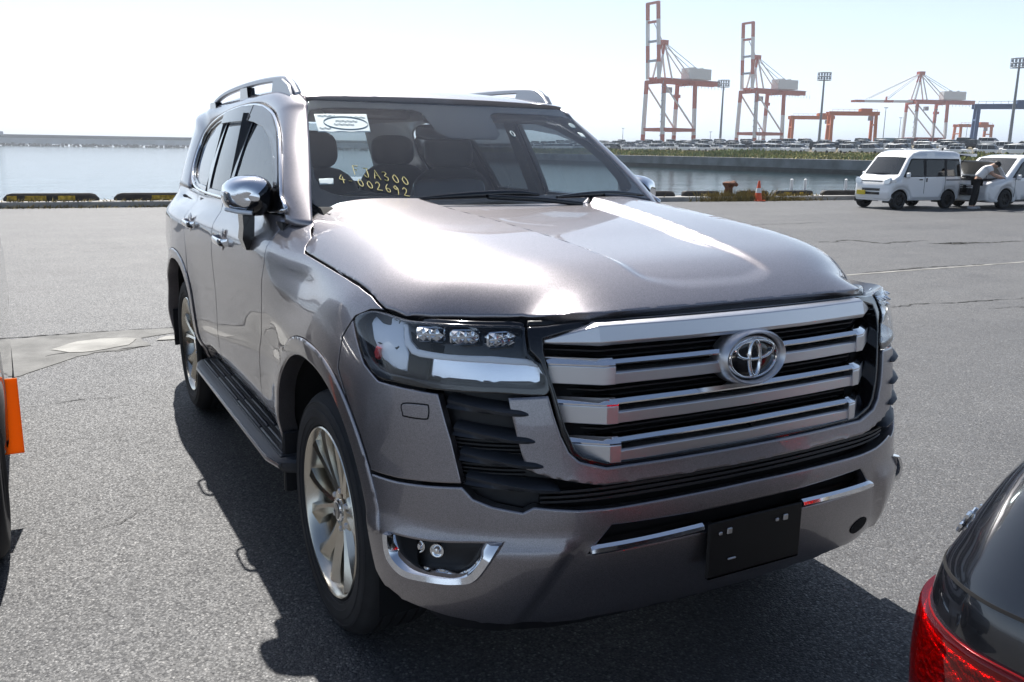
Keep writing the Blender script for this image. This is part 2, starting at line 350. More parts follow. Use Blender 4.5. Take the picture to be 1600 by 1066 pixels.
def panel(name, fn, poly, material, parent, res=.035, gap=.002, thick=.014, holes=(), mirror=False, roll=.004, ref=None, kw=None, smooth_poly=0, step=None):
    """a trimmed piece of a smooth surface with rolled edges: fn(u,v)->xyz, poly in (u,v)"""
    if smooth_poly: poly = catmull(poly, smooth_poly, closed=True)
    step = step or res*.6
    B = offset_poly(densify(poly, step), gap); loops = [B]; 
    Hs = [offset_poly(densify(h, step), -gap) for h in holes]
    ins = [offset_poly(B, roll)]+[offset_poly(h, -roll) for h in Hs]; loops += Hs
    lo, hi = B.min(0), B.max(0)
    gx = np.arange(lo[0]+res*.5, hi[0], res); gy = np.arange(lo[1]+res*.45, hi[1], res*.87)
    G = np.array([(x+(res*.5 if j % 2 else 0), y) for j, y in enumerate(gy) for x in gx]).reshape(-1, 2)
    if len(G):
        k = inpoly(G, ins[0])
        for h in ins[1:]: k &= ~inpoly(G, h)
        G = G[k]
        if len(G):
            Bd = np.concatenate(ins); keep = np.ones(len(G), bool)
            for i in range(0, len(G), 500): keep[i:i+500] = (((G[i:i+500, None]-Bd[None])**2).sum(2).min(1) > (res*.45)**2)
            G = G[keep]
    pts = []; edges = []
    for L in loops+ins:
        k = len(pts); pts += [tuple(p) for p in L]; edges += [(k+i, k+(i+1) % len(L)) for i in range(len(L))]
    pts += [tuple(g) for g in G]
    vv, ee, ff, ov, _, _ = delaunay_2d_cdt([Vector(p) for p in pts], edges, [], 0, 1e-7)
    uv = np.array([tuple(v) for v in vv]); F = np.array([tuple(f) for f in ff])
    cen = uv[F].mean(1); k = inpoly(cen, B)
    for h in Hs: k &= ~inpoly(cen, h)
    F = F[k]
    P = fn(uv[:, 0], uv[:, 1]); e = 2e-3
    du = fn(uv[:, 0]+e, uv[:, 1])-fn(uv[:, 0]-e, uv[:, 1]); dv = fn(uv[:, 0], uv[:, 1]+e)-fn(uv[:, 0], uv[:, 1]-e)
    N = np.cross(du, dv); N /= np.maximum(np.linalg.norm(N, axis=1), 1e-12)[:, None]
    if ref is None: R = P-np.stack([np.clip(P[:, 0], -3.2, .2), 0*P[:, 0], 0*P[:, 0]+.8], 1)
    else: R = np.tile(np.asarray(ref, float), (len(P), 1))
    sg = 1. if (N*R).sum() > 0 else -1.
    N *= sg
    a2 = (uv[F[:, 1]]-uv[F[:, 0]]); b2 = (uv[F[:, 2]]-uv[F[:, 0]]); ccw = (a2[:, 0]*b2[:, 1]-a2[:, 1]*b2[:, 0])*sg > 0
    F = np.where(ccw[:, None], F, F[:, ::-1])
    # rolled edge: outermost loop sits a little lower, then a skirt goes inwards
    from collections import defaultdict
    cnt = defaultdict(int); dire = {}
    for f in F:
        for i in range(3):
            q, w = f[i], f[(i+1) % 3]; cnt[(min(q, w), max(q, w))] += 1; dire[(min(q, w), max(q, w))] = (q, w)
    be = [dire[k] for k, c in cnt.items() if c == 1]; bv = sorted({i for q in be for i in q})
    # outward in-surface direction at boundary verts
    Nn = N.copy()
    outd = np.zeros_like(P)
    for q, w in be:
        t = P[w]-P[q]; o = np.cross(t, N[q]); l = np.linalg.norm(o)
        if l > 1e-9: o /= l; outd[q] += o; outd[w] += o
    l = np.linalg.norm(outd, axis=1); outd /= np.maximum(l, 1e-9)[:, None]
    bi = np.array(bv)
    P = P.copy(); P[bi] -= N[bi]*roll*.45; Nn[bi] = N[bi]*.75+outd[bi]*.65
    s1 = P[bi]-N[bi]*thick; mp = {b: len(P)+i for i, b in enumerate(bv)}
    # duplicate boundary ring for the skirt
    mp0 = {b: len(P)+len(bv)+i for i, b in enumerate(bv)}
    V = np.concatenate([P, s1, P[bi]]); NN = np.concatenate([Nn, outd[bi], outd[bi]])
    SF = [(mp0[w], mp0[q], mp[q], mp[w]) for q, w in be]
    faces = [tuple(f) for f in F]+SF
    NN /= np.maximum(np.linalg.norm(NN, axis=1), 1e-9)[:, None]
    used = sorted({i for f in faces for i in f}); rm = {u: i for i, u in enumerate(used)}
    V = V[used]; NN = NN[used]; faces = [tuple(rm[i] for i in f) for f in faces]
    if mirror:
        V = V*[1, -1, 1]; NN = NN*[1, -1, 1]; faces = [tuple(reversed(f)) for f in faces]
    return meshobj(name, V, faces, material, parent, 180, NN, **(kw or {}))
def both(fnc):
    for m in (False, True): fnc(m)
def copy_tree(o, parent=None, keep=()):
    c = o.copy(); COL.objects.link(c); c.parent = parent
    for ch in o.children: copy_tree(ch, c)
    return c
def textobj(name, body, size, M, material, parent=None, extrude=.002, font_shear=0., **kw):
    cu = bpy.data.curves.new(name, 'FONT'); cu.body = body; cu.size = size; cu.extrude = extrude; cu.align_x = 'CENTER'; cu.align_y = 'CENTER'; cu.shear = font_shear
    t = bpy.data.objects.new(name, cu); COL.objects.link(t)
    dg = bpy.context.evaluated_depsgraph_get(); me = bpy.data.meshes.new_from_object(t.evaluated_get(dg)); bpy.data.objects.remove(t)
    me.transform(M); me.materials.clear(); me.materials.append(MAT[material] if isinstance(material, str) else material)
    return link(bpy.data.objects.new(name, me), parent, **kw)
# ---------------------------------------------------------------- the setting: quay, sea, far shore
def asphalt_mat():
    m = bpy.data.materials.new('asphalt'); m.use_nodes = True; nt = m.node_tree; b = nt.nodes['Principled BSDF']; L = nt.links.new
    tc = nt.nodes.new('ShaderNodeTexCoord')
    def noise(sc, det=5, rough=.6):
        n = nt.nodes.new('ShaderNodeTexNoise'); n.inputs['Scale'].default_value = sc; n.inputs['Detail'].default_value = det; n.inputs['Roughness'].default_value = rough; L(tc.outputs['Object'], n.inputs['Vector']); return n
    def ramp(src, p0, c0, p1, c1):
        r = nt.nodes.new('ShaderNodeValToRGB'); e = r.color_ramp.elements; e[0].position = p0; e[0].color = (*c0, 1); e[1].position = p1; e[1].color = (*c1, 1); L(src, r.inputs[0]); return r
    def mix(kind, fac, a, c):
        x = nt.nodes.new('ShaderNodeMix'); x.data_type = 'RGBA'; x.blend_type = kind
        if isinstance(fac, float): x.inputs['Factor'].default_value = fac
        else: L(fac, x.inputs['Factor'])
        L(a, x.inputs['A']); L(c, x.inputs['B']); return x.outputs['Result']
    v = nt.nodes.new('ShaderNodeTexVoronoi'); v.inputs['Scale'].default_value = 125; L(tc.outputs['Object'], v.inputs['Vector'])
    sp = nt.nodes.new('ShaderNodeSeparateColor'); L(v.outputs['Color'], sp.inputs[0])
    stones = ramp(sp.outputs[0], .0, (.054, .055, .060), 1., (.116, .118, .123))
    st2 = nt.nodes.new('ShaderNodeValToRGB'); st2.color_ramp.elements[0].position = .90; st2.color_ramp.elements[0].color = (0, 0, 0, 1); st2.color_ramp.elements[1].position = .97; st2.color_ramp.elements[1].color = (1, 1, 1, 1); L(sp.outputs[1], st2.inputs[0])
    pale = nt.nodes.new('ShaderNodeRGB'); pale.outputs[0].default_value = (.21, .21, .212, 1)
    c = mix('MIX', st2.outputs[0], stones.outputs[0], pale.outputs[0])
    # gaps between the stones
    gap = ramp(v.outputs['Distance'], .35, (1, 1, 1), .8, (.6, .6, .6)); c = mix('MULTIPLY', 1., c, gap.outputs[0])
    c = mix('MULTIPLY', 1., c, ramp(noise(.35, 6).outputs['Fac'], .3, (.82, .82, .83), .7, (1.12, 1.1, 1.07)).outputs[0])
    c = mix('MULTIPLY', 1., c, ramp(noise(2.6, 7, .7).outputs['Fac'], .3, (.86, .86, .86), .72, (1.1, 1.1, 1.1)).outputs[0])
    c = mix('MULTIPLY', 1., c, ramp(noise(.9, 8, .62).outputs['Fac'], .56, (1, 1, 1), .70, (.80, .80, .82)).outputs[0])
    # long weathering streaks along the quay
    mp = nt.nodes.new('ShaderNodeMapping'); mp.inputs['Scale'].default_value = (.9, .06, 1); L(tc.outputs['Object'], mp.inputs[0])
    n = nt.nodes.new('ShaderNodeTexNoise'); n.inputs['Scale'].default_value = 1.4; n.inputs['Detail'].default_value = 6; L(mp.outputs[0], n.inputs['Vector'])
    c = mix('MULTIPLY', 1., c, ramp(n.outputs['Fac'], .35, (.9, .9, .9), .65, (1.06, 1.06, 1.05)).outputs[0])
    L(c, b.inputs['Base Color'])
    rr = nt.nodes.new('ShaderNodeMapRange'); rr.inputs[3].default_value = .5; rr.inputs[4].default_value = .95; L(sp.outputs[2], rr.inputs[0]); L(rr.outputs[0], b.inputs['Roughness'])
    bp = nt.nodes.new('ShaderNodeBump'); bp.inputs['Strength'].default_value = .55; bp.inputs['Distance'].default_value = .004; bp.invert = True
    L(v.outputs['Distance'], bp.inputs['Height'])
    b2 = nt.nodes.new('ShaderNodeBump'); b2.inputs['Strength'].default_value = .4; b2.inputs['Distance'].default_value = .004; L(noise(160, 3).outputs['Fac'], b2.inputs['Height']); L(bp.outputs[0], b2.inputs['Normal']); L(b2.outputs[0], b.inputs['Normal'])
    MAT['asphalt'] = m
asphalt_mat()
def water_mat():
    m = bpy.data.materials.new('sea_water'); m.use_nodes = True; nt = m.node_tree; b = nt.nodes['Principled BSDF']; L = nt.links.new
    b.inputs['Base Color'].default_value = (.018, .045, .055, 1); b.inputs['Roughness'].default_value = .06; b.inputs['IOR'].default_value = 1.33
    tc = nt.nodes.new('ShaderNodeTexCoord'); last = None
    for sc, rot, sx, st, di in ((.9, .3, .35, .5, .12), (3.2, .9, .5, .45, .05), (.16, .1, .4, .3, .3)):
        mp = nt.nodes.new('ShaderNodeMapping'); mp.inputs['Scale'].default_value = (1, sx, 1); mp.inputs['Rotation'].default_value = (0, 0, rot); L(tc.outputs['Object'], mp.inputs[0])
        n = nt.nodes.new('ShaderNodeTexNoise'); n.inputs['Scale'].default_value = sc; n.inputs['Detail'].default_value = 4; L(mp.outputs[0], n.inputs['Vector'])
        bp = nt.nodes.new('ShaderNodeBump'); bp.inputs['Strength'].default_value = st; bp.inputs['Distance'].default_value = di; L(n.outputs['Fac'], bp.inputs['Height'])
        if last: L(last.outputs[0], bp.inputs['Normal'])
        last = bp
    L(last.outputs[0], b.inputs['Normal']); MAT['sea_water'] = m
water_mat()
mat('concrete', (.34, .33, .31), .85, var=.25, vscale=1.2, bump=(30, .3, .01))
mat('concrete_dark', (.17, .175, .18), .9, var=.35, vscale=.35, bump=(12, .3, .02))
mat('tide_stain', (.035, .04, .042), .8, var=.4, vscale=.5)
mat('patch_pale', (.24, .235, .22), .85, var=.35, vscale=3, bump=(60, .4, .004))
mat('crack_dark', (.022, .021, .02), .95)
mat('timber_tarred', (.030, .026, .024), .75, var=.5, vscale=3, bump=(25, .5, .01))
mat('worn_yellow', (.34, .23, .03), .8, var=.6, vscale=14)
mat('dry_grass', (.22, .17, .06), .9, var=.4, vscale=5)
mat('green_grass', (.13, .17, .05), .9, var=.55, vscale=.25)
mat('yellow_grass', (.30, .27, .09), .9, var=.5, vscale=.4)
mat('earth', (.13, .11, .07), .95, var=.3, vscale=.3)
QX = lambda y: -22.2+.105*y            # landward foot of the quay kerb
yy = [-260, -2, 40, 260]
v = [(QX(y)-.9, y, 0) for y in yy]+[(240, 260, 0), (240, -260, 0)]
n = len(v); vb = [(x, y, -4) for x, y, z in v]
tag(meshobj('ground', v+vb, [tuple(range(n))[::-1], tuple(range(n, 2*n))]+[(i, (i+1) % n, n+(i+1) % n, n+i) for i in range(n)], 'asphalt'), kind='structure')
_g = bpy.data.objects['ground']; bm = bmesh.new(); bm.from_mesh(_g.data); bmesh.ops.recalc_face_normals(bm, faces=bm.faces); bm.to_mesh(_g.data); bm.free()
tag(meshobj('sea', [(-16000, -14000, -2), (2500, -14000, -2), (2500, 14000, -2), (-16000, 14000, -2)], [(0, 1, 2, 3)], 'sea_water'), kind='structure')
# kerb along the quay edge: a real step
b = MB(); b.loft([[(QX(y)+dx, y, z) for dx, z in ((0,.0),(.0,.13),(-.02,.15),(-.85,.15),(-.88,.12),(-.88,-.5),(0,-.02))] for y in (-120, -40, 0, 20, 60, 140)])
tag(b.build('quay_kerb', 'concrete', None, 30), kind='structure')
def sheet(name, pts, z, material, jit=.0, kind='structure'):
    P = densify(pts, .12) if jit else np.array(pts)
    if jit: P = P+rng.normal(0, jit, P.shape)
    return tag(meshobj(name, [(x, y, z) for x, y in P], [tuple(range(len(P)))], material), kind=kind)
o = sheet('pavement_patch', [(-3.9,-2.6),(-4.1,-1.95),(-4.26,-1.77),(-4.55,-1.56),(-4.70,-1.37),(-4.71,-1.19),(-4.81,-.96),(-5.14,-1.0),(-5.25,-.71),(-5.30,.1),(-5.44,.1),(-5.46,-.7),(-5.51,-1.07),(-5.53,-1.76),(-5.41,-2.6)], .004, 'asphalt', .012)
mat('patch_mix', (.15, .148, .142), .9, var=.3, vscale=4, bump=(90, .6, .006)); o.data.materials[0] = MAT['patch_mix']
sheet('concrete_scab', [(-4.96,-1.68),(-5.18,-1.48),(-5.22,-1.2),(-5.12,-1.02),(-4.88,-1.12),(-4.74,-1.37),(-4.78,-1.55)], .008, 'patch_pale', .012)
sheet('concrete_scab', [(-4.98,-.9),(-5.12,-.82),(-5.1,-.68),(-4.95,-.74)], .008, 'patch_pale', .012)
sheet('pavement_joint', [(-5.50,2.0),(-5.50,6),(-5.48,9),(-5.45,11.6),(-5.40,18),(-5.2,40),(-5.26,40),(-5.46,18),(-5.51,11.6),(-5.54,9),(-5.56,6),(-5.56,2.0)], .004, 'patch_pale', .006)
def crack(pts, w, seg=.10, wander=.035, name='pavement_crack'):
    P = []
    for a_, b_ in zip(pts[:-1], pts[1:]):
        a_, b_ = np.array(a_, float), np.array(b_, float); n_ = max(1, int(np.ceil(np.linalg.norm(b_-a_)/seg))); P += [a_+(b_-a_)*k_/n_ for k_ in range(n_)]
    P = np.array(P+[np.array(pts[-1], float)]); d = np.cumsum(rng.normal(0, wander, len(P))); d -= np.linspace(0, d[-1], len(P)); P = P+np.c_[d, d*.2]
    V = []
    for i, p in enumerate(P):
        t = P[min(i+1, len(P)-1)]-P[max(i-1, 0)]; t /= np.linalg.norm(t)+1e-9; nn = np.array((-t[1], t[0])); ww = w*abs(rng.normal(.7, .5))*(sin(pi*min(1, (i+.5)/len(P)))**.4); V += [(*(p+nn*ww/2), .0045), (*(p-nn*ww/2), .0045)]
    tag(meshobj(name, V, [(2*i, 2*i+1, 2*i+3, 2*i+2) for i in range(len(P)-1)], 'crack_dark'), kind='structure')
crack([(-8.9,11.0),(-8.85,12.0),(-8.4,12.0),(-8.35,12.6),(-8.4,13.4)], .09, .05, .03)
crack([(-8.0,13.0),(-7.75,13.3),(-7.70,13.9),(-7.62,14.3),(-7.7,15.2),(-7.6,17)], .08, .05, .03)
crack([(-7.98,12.9),(-7.72,13.3),(-7.68,13.8),(-7.6,14.2)], .12, .05, .01)
crack([(-5.56,-2.2),(-5.57,-1.2),(-5.52,-.3),(-5.5,.6),(-5.58,2.0)], .035, .06, .012)
crack([(-5.60,8.3),(-5.6,9.6),(-5.55,11)], .05, .06, .012)
crack([(-3.6,6.0),(-3.55,6.8),(-3.45,7.5),(-3.3,8.6)], .025, .06, .02)
crack([(-3.0,7.2),(-2.9,8.0),(-2.75,8.8)], .02, .06, .02)
crack([(-4.72,-1.72),(-4.78,-1.5),(-4.70,-1.25),(-4.78,-.95)], .03, .05, .012)
crack([(-3.3,-1.75),(-3.32,-1.5),(-3.28,-1.3)], .01, .05, .01)
crack([(-1.15,-1.62),(-1.2,-1.5),(-1.3,-1.4)], .006, .04, .01)
crack([(-12.5,6),(-12.2,9),(-12.6,12),(-12.3,15)], .05, .1, .03)
sheet('puddle', [(-7.95,13.1),(-7.86,13.0),(-7.74,13.2),(-7.72,13.7),(-7.82,13.9),(-7.92,13.6)], .004, mat('puddle_wet', (.03, .03, .03), .04, 0, .5), .01)
mat('litter_white', (.7, .7, .68), .8)
# tarred timber bumpers bolted along the kerb, one by one
def bumper(y0, y1, h, paint, lab):
    b = MB(); x = lambda y: QX(y)-.52; L = y1-y0; R = []
    for t, k in ((0, .35), (.04, .85), (.09, 1), (.5, 1), (.91, 1), (.96, .85), (1, .35)):
        y = y0+L*t; R.append([(x(y)+dx*k, y, .15+dz*(k if dz > 0 else 1)) for dx, dz in ((-.13,0),(.13,0),(.13,h*.75),(.09,h),(-.09,h),(-.13,h*.75))])
    b.loft(R); o = b.build('kerb_bumper', 'timber_tarred', None, 35)
    tag(o, lab, 'kerb bumper', 'tarred bumpers along the quay edge')
    for a, c in paint:
        p = MB(); ya, yb = y0+L*a, y0+L*c
        p.loft([[(x(y)+.132, y, .165), (x(y)+.136, y, .165), (x(y)+.136, y, .15+h*.7), (x(y)+.132, y, .15+h*.7)] for y in (ya, yb)]); p.build('yellow_mark', 'worn_yellow', o, 30)
    return o
bumper(-2.30, -.12, .19, ((.04,.14),(.22,.44),(.56,.74)), 'tarred kerb bumper with worn yellow marks at the far left of the quay')
bumper(.22, 2.6, .19, ((.38,.62),), 'tarred kerb bumper just behind the SUV tail on the quay edge')
bumper(15.0, 17.25, .17, (), 'tarred kerb bumper right behind the SUV bonnet on the quay edge')
bumper(17.55, 19.0, .17, (), 'tarred kerb bumper left of the rusty mooring bollard')
bumper(19.75, 21.05, .17, ((.5,.7),), 'tarred kerb bumper behind the orange traffic cone')
bumper(21.3, 23.0, .17, ((.2,.4),(.6,.7)), 'tarred kerb bumper between the cone and the white van')
bumper(23.4, 25.5, .17, (), 'tarred kerb bumper on the quay edge behind the white van')
# seaward shore: concrete sea wall, grass bank, yard
WY = 128.
v = [(-340, WY+6), (-330, WY), (60, WY), (160, WY+10)]
R = [[(x, y, -4), (x, y, .62), (x, y+.7, .66), (x, y+.7, -4)] for x, y in v]
sw_ = MB().loft(R).build('sea_wall', 'concrete_dark', None, 30); tag(sw_, 'long grey concrete sea wall below the grass bank across the water', 'sea wall')
R = [[(x, y-.03, -2.2), (x, y-.05, -1.1), (x, y+.02, -1.1), (x, y+.02, -2.2)] for x, y in v]
MB().loft(R).build('tide_band', 'tide_stain', sw_, 30)
tag(meshobj('far_yard', [(-340, WY+.7, .6), (160, WY+.7, .6), (160, WY+14, 1.75), (-340, WY+14, 1.75), (160, WY+20, 1.75), (-345, WY+20, 1.75), (160, WY+56, 3.88), (-360, WY+56, 3.88), (160, 1500, 3.9), (-1500, 1500, 3.9), (-1500, 500, 3.9)],
    [(0, 1, 2, 3), (3, 2, 4, 5), (5, 4, 6, 7), (7, 6, 8, 9, 10)], ['earth']), kind='structure')
def grass_strip():
    V = []; F = []; MI = []
    N = 30000
    xs = rng.uniform(-335, 20, N); t = rng.beta(1.1, 1.2, N); clump = .5+.5*np.sin(xs*.21+2*np.sin(xs*.07))*np.sin(xs*.043+1.3); clump = np.clip(clump+rng.normal(0, .12, N), .1, 1.1)
    for x, tt, c in zip(xs, t, clump):
        y = WY+.9+tt*12.5; z = .6+1.12*tt; h = rng.uniform(.25, .75)*(.35+1.2*c); w = rng.uniform(.10, .28); a = rng.uniform(-.5, .5); k = len(V); lx = rng.normal(0, .22)
        V += [(x-w*cos(a), y-w*sin(a), z-.05), (x+w*cos(a), y+w*sin(a), z-.05), (x+w*.6+lx, y+rng.normal(0, .1), z+h*.75), (x+lx*1.6, y+rng.normal(0, .15), z+h)]
        F += [(k, k+1, k+2, k+3)]; MI.append(0 if rng.random() < .35+.5*c else 1)
    o = meshobj('bank_grass', V, F, ['green_grass', 'yellow_grass']); o.data.polygons.foreach_set('material_index', MI)
    tag(o, 'unmown green and yellow grass on the bank above the sea wall', 'grass', kind='stuff')
grass_strip()
def kerb_weeds():
    V = []; F = []
    for (yc, sp, n, h) in ((19.6, .9, 700, .28), (21.5, .8, 260, .16), (18.6, .35, 160, .15), (-1.0, .9, 160, .1), (-1.9, .4, 90, .12), (1.2, .5, 90, .1)):
        for i in range(n):
            y = rng.normal(yc, sp); x = QX(y)+rng.uniform(-.12, .22); k = len(V); hh = h*rng.uniform(.4, 1.1); w = .012; lx, ly = rng.normal(0, .09, 2); z = .0 if x > QX(y) else .15
            V += [(x-w, y-w, z), (x+w, y+w, z), (x+lx, y+ly, z+hh)]; F.append((k, k+1, k+2))
    tag(meshobj('kerb_weeds', V, F, 'dry_grass'), 'dry yellow weeds growing along the foot of the quay kerb', 'weeds', kind='stuff')
kerb_weeds()
# far breakwater: dark parapet on a pale base, armour stones along its foot
mat('breakwater_dark', (.085, .10, .13), .9); mat('breakwater_pale', (.45, .47, .5), .9, var=.2, vscale=.05); mat('armour_stone', (.13, .13, .135), .9, var=.5, vscale=.08)
bw = empty('breakwater', (-1110, 40, -2), 0, 'long low breakwater with dark parapet out across the open water', 'breakwater')
MB().box((-6, 120, 5.6), (8, 1100, 7.0)).build('base', 'breakwater_pale', bw); MB().box((-6, 120, 10.4), (10, 1104, 3.4)).build('parapet', 'breakwater_dark', bw)
b = MB()
for i in range(1500):
    y = rng.uniform(-430, 670); s = rng.uniform(1.2, 3.0); M = Matrix.Translation((rng.uniform(-1, 5), y, rng.uniform(.1, 2.2)))@Matrix.Rotation(rng.uniform(0, 6), 4, 'Z')@Matrix.Rotation(rng.uniform(0, 6), 4, 'X'); b.box((0, 0, 0), (s, s*.8, s*.7), M=M)
o = b.build('armour_stones', 'armour_stone', bw, None); o['kind'] = 'stuff'
lh = MB().lathe([(0, 9.5), (1.6, 9), (2.2, 7.6), (1.5, 7.2), (2.0, 4), (4.5, 3.9), (5, 0)], 14, Matrix.Translation((-1104, -24.5, 9))).build("harbour_light", "breakwater_pale", None, 40); tag(lh, "small pale light tower on the far breakwater at the left edge", "light tower")
# ---------------------------------------------------------------- materials of the SUV
paintmat('suv_paint', (.275, .257, .270), .92, .39)
mat('chrome', (.85, .86, .88), .06, 1.0)
mat('satin_silver', (.66, .66, .68), .36, 1.0)
mat('rail_grey', (.34, .35, .38), .35, 1.0)
mat('gloss_black', (.008, .008, .010), .12, 0, .6)
mat('black_plastic', (.016, .016, .018), .45, bump=(600, .15, .001))
mat('plate_black', (.006, .006, .007), .5)
mat('dark_void', (.004, .004, .005), .9)
mat('rubber', (.022, .022, .024), .75, bump=(120, .2, .002), var=.3, vscale=9)
mat('rim_alloy', (.66, .62, .54), .24, 1.0)
mat('rim_dark', (.035, .033, .03), .5, .4)
mat('leather', (.065, .058, .058), .5, bump=(200, .2, .001))
mat('leather_tan', (.12, .085, .07), .5)
mat('paper', (.50, .58, .60), .7)
mat('paper_grey', (.22, .30, .33), .7)
mat('grease_yellow', (.62, .54, .22), .7)
mat('lamp_white', (.85, .87, .9), .2, .0, .8)
mat('lamp_grey', (.78, .81, .88), .22, 1.0)
mat('lamp_pale', (.66, .70, .76), .25, .25, .6)
mat('lamp_red', (.5, .02, .02), .2, 0, .5)
mat('brake_steel', (.3, .29, .28), .4, 1.0)
mat('grey_trim', (.035, .038, .045), .42, bump=(300, .1, .001))
glassmat('windscreen_glass', (.74, .82, .84), 0, dirt_veil=.03)  # pale diffuse veil painted in for the sky's reflection on the windscreen
glassmat('side_glass', (.45, .50, .52), 0, dirt_veil=.01)
glassmat('privacy_glass', (.10, .11, .12), 0, dirt_veil=.01)
glassmat('lamp_glass', (.92, .94, .96), 0)
glassmat('visor_smoke', (.22, .23, .25), 0, dirt_veil=.10)

suv = empty('parked_suv', (0, 0, 0), 0, 'large bronze-grey SUV with chrome-barred grille and yellow writing on its windscreen', 'car')
CW = lambda off: (lambda t, z: wrap(t, z, off))
HOODP = [(.432,-.886),(.404,-.890),(.357,-.893),(.264,-.897),(.15,-.899),(.024,-.900),(-.15,-.900),(-.300,-.898),(-.345,-.892),(-.368,-.876),(-.385,-.856),(-.45,-.83),(-.567,-.800),(-.605,-.775),(-.59,-.7),(-.545,-.55),(-.50,-.35),(-.475,-.15)]
HOODF = [(.853,0),(.852,-.246),(.851,-.44),(.842,-.49),(.812,-.55),(.775,-.582),(.724,-.618),(.64,-.716),(.559,-.803),(.5,-.856)]
hp = HOODP+[(x, -y) for x, y in reversed(HOODP)]+[(x, -y) for x, y in reversed(HOODF[1:])]+HOODF
hood_o = panel('hood', hood, hp, 'suv_paint', suv, res=.0165, step=.012, gap=.0, thick=.022, ref=(0, 0, 1), roll=.006)
panel('hood_liner', lambda x, y: hood(x, y)-np.array([0, 0, .024]), [(x*.995, y*1.0) for x, y in hp], 'dark_void', suv, res=.09, gap=-.012, ref=(0, 0, 1), thick=.05)
# dark seal between bonnet and grille
# ---- sides
def arc(wx, r, a0, a1, n, sq=1.06, conv=True):
    out = []
    for a in np.radians(np.linspace(a0, a1, n)):
        c, s_ = cos(a), sin(a); k = (abs(c)**2.3+abs(s_)**2.3)**(-1/2.3)
        out.append((wx+r*c*k, HUB_Z+r*s_*k))
    return [(TX(x), z) for x, z in out] if conv else out
SEAM1 = [(TX(-.695),1.335),(TX(-.69),1.16),(TX(-.74),1.0),(TX(-.82),.80),(TX(-.855),.62),(TX(-.83),.505)]
FEND = [(1.365,1.124),(1.309,1.150),(1.25,1.156)]+[(TX(x-.003), z-.003) for x, y, z in reversed(HB[4:13])]+[(TX(-.47),1.302),(TX(-.58),1.348),(TX(-.66),1.368),(TX(-.71),1.36)]+SEAM1+[(TX(-.80),.42),(TX(-.64),.42)]+arc(0, .585, 172, 52, 22)+[(1.405,.97),(1.405,1.06)]
def sides(m):
    panel('fender', wrap, FEND, 'suv_paint', suv, res=.035, mirror=m, roll=.0015)
    panel('door', wrap, SEAM1+[(TX(-1.74),.505),(TX(-1.75),.8),(TX(-1.765),1.1),(TX(-1.78),1.335)], 'suv_paint', suv, res=.05, mirror=m)
    rd = [(TX(-1.78),1.335),(TX(-1.765),1.1),(TX(-1.75),.8),(TX(-1.74),.505),(TX(-2.25),.505)]+arc(-2.85, .595, 14, 52, 7)+[(TX(-2.50),1.0),(TX(-2.60),1.2),(TX(-2.62),1.335)]
    panel('door', wrap, rd, 'suv_paint', suv, res=.05, mirror=m)
    q = [(TX(-2.62),1.335),(TX(-2.60),1.2),(TX(-2.50),1.0)]+arc(-2.85, .585, 52, 178, 22)+[(TX(-3.45),.5),(TX(-3.9),.5),(TMAX-.80,.6),(TMAX-.76,1.0),(TMAX-.74,1.34)]
    panel('quarter_panel', wrap, q, 'suv_paint', suv, res=.05, mirror=m)
    panel('rear_bumper_corner', wrap, arc(-2.85, .585, 178, 184, 3)+[(TX(-3.43),.36),(TMAX-.8,.36),(TMAX-.8,.6),(TX(-3.9),.5)], 'suv_paint', suv, res=.05, mirror=m)
    panel('rocker', CW(-.002), [(TX(-.80),.50),(TX(-2.26),.50),(TX(-2.26),.36),(TX(-.80),.36)], 'suv_paint', suv, res=.05, mirror=m)
    # arch mouldings
    for wx in WHEELS_X:
        a0, a1 = (16, 183) if wx == 0 else (-4, 186)
        ring = arc(wx, .585, a0, a1, 46)+arc(wx, .523, a1, a0, 46)
        panel('arch_moulding', CW(.007), ring, 'suv_paint', suv, res=.03, gap=.001, thick=.06, mirror=m, roll=.012)
    # dark shell behind the gaps
    sh = [(1.0,.40),(1.0,1.10),(TX(.35),1.17),(TX(-.3),1.21),(TX(-.62),1.335),(TX(-3.7),1.33),(TMAX-.5,1.3),(TMAX-.5,.42),(TX(-3.42),.42)]+arc(-2.85, .575, 178, 2, 30)+[(TX(-2.2),.52),(TX(-.62),.52)]+arc(0, .575, 176, 4, 30)+[(TX(.62),.42)]
    panel('inner_shell', CW(-.022), sh, 'dark_void', suv, res=.09, thick=.004, mirror=m, step=.06)
both(sides)
panel('tailgate', wrap, [(TMAX-.74,.52),(TMAX-.74,1.34),(TMAX,1.36),(TMAX+.74,1.34),(TMAX+.74,.52)], 'suv_paint', suv, res=.08)
panel('rear_bumper', CW(.01), [(TMAX-.8,.36),(TMAX-.8,.515),(TMAX+.8,.515),(TMAX+.8,.36)], 'suv_paint', suv, res=.08)
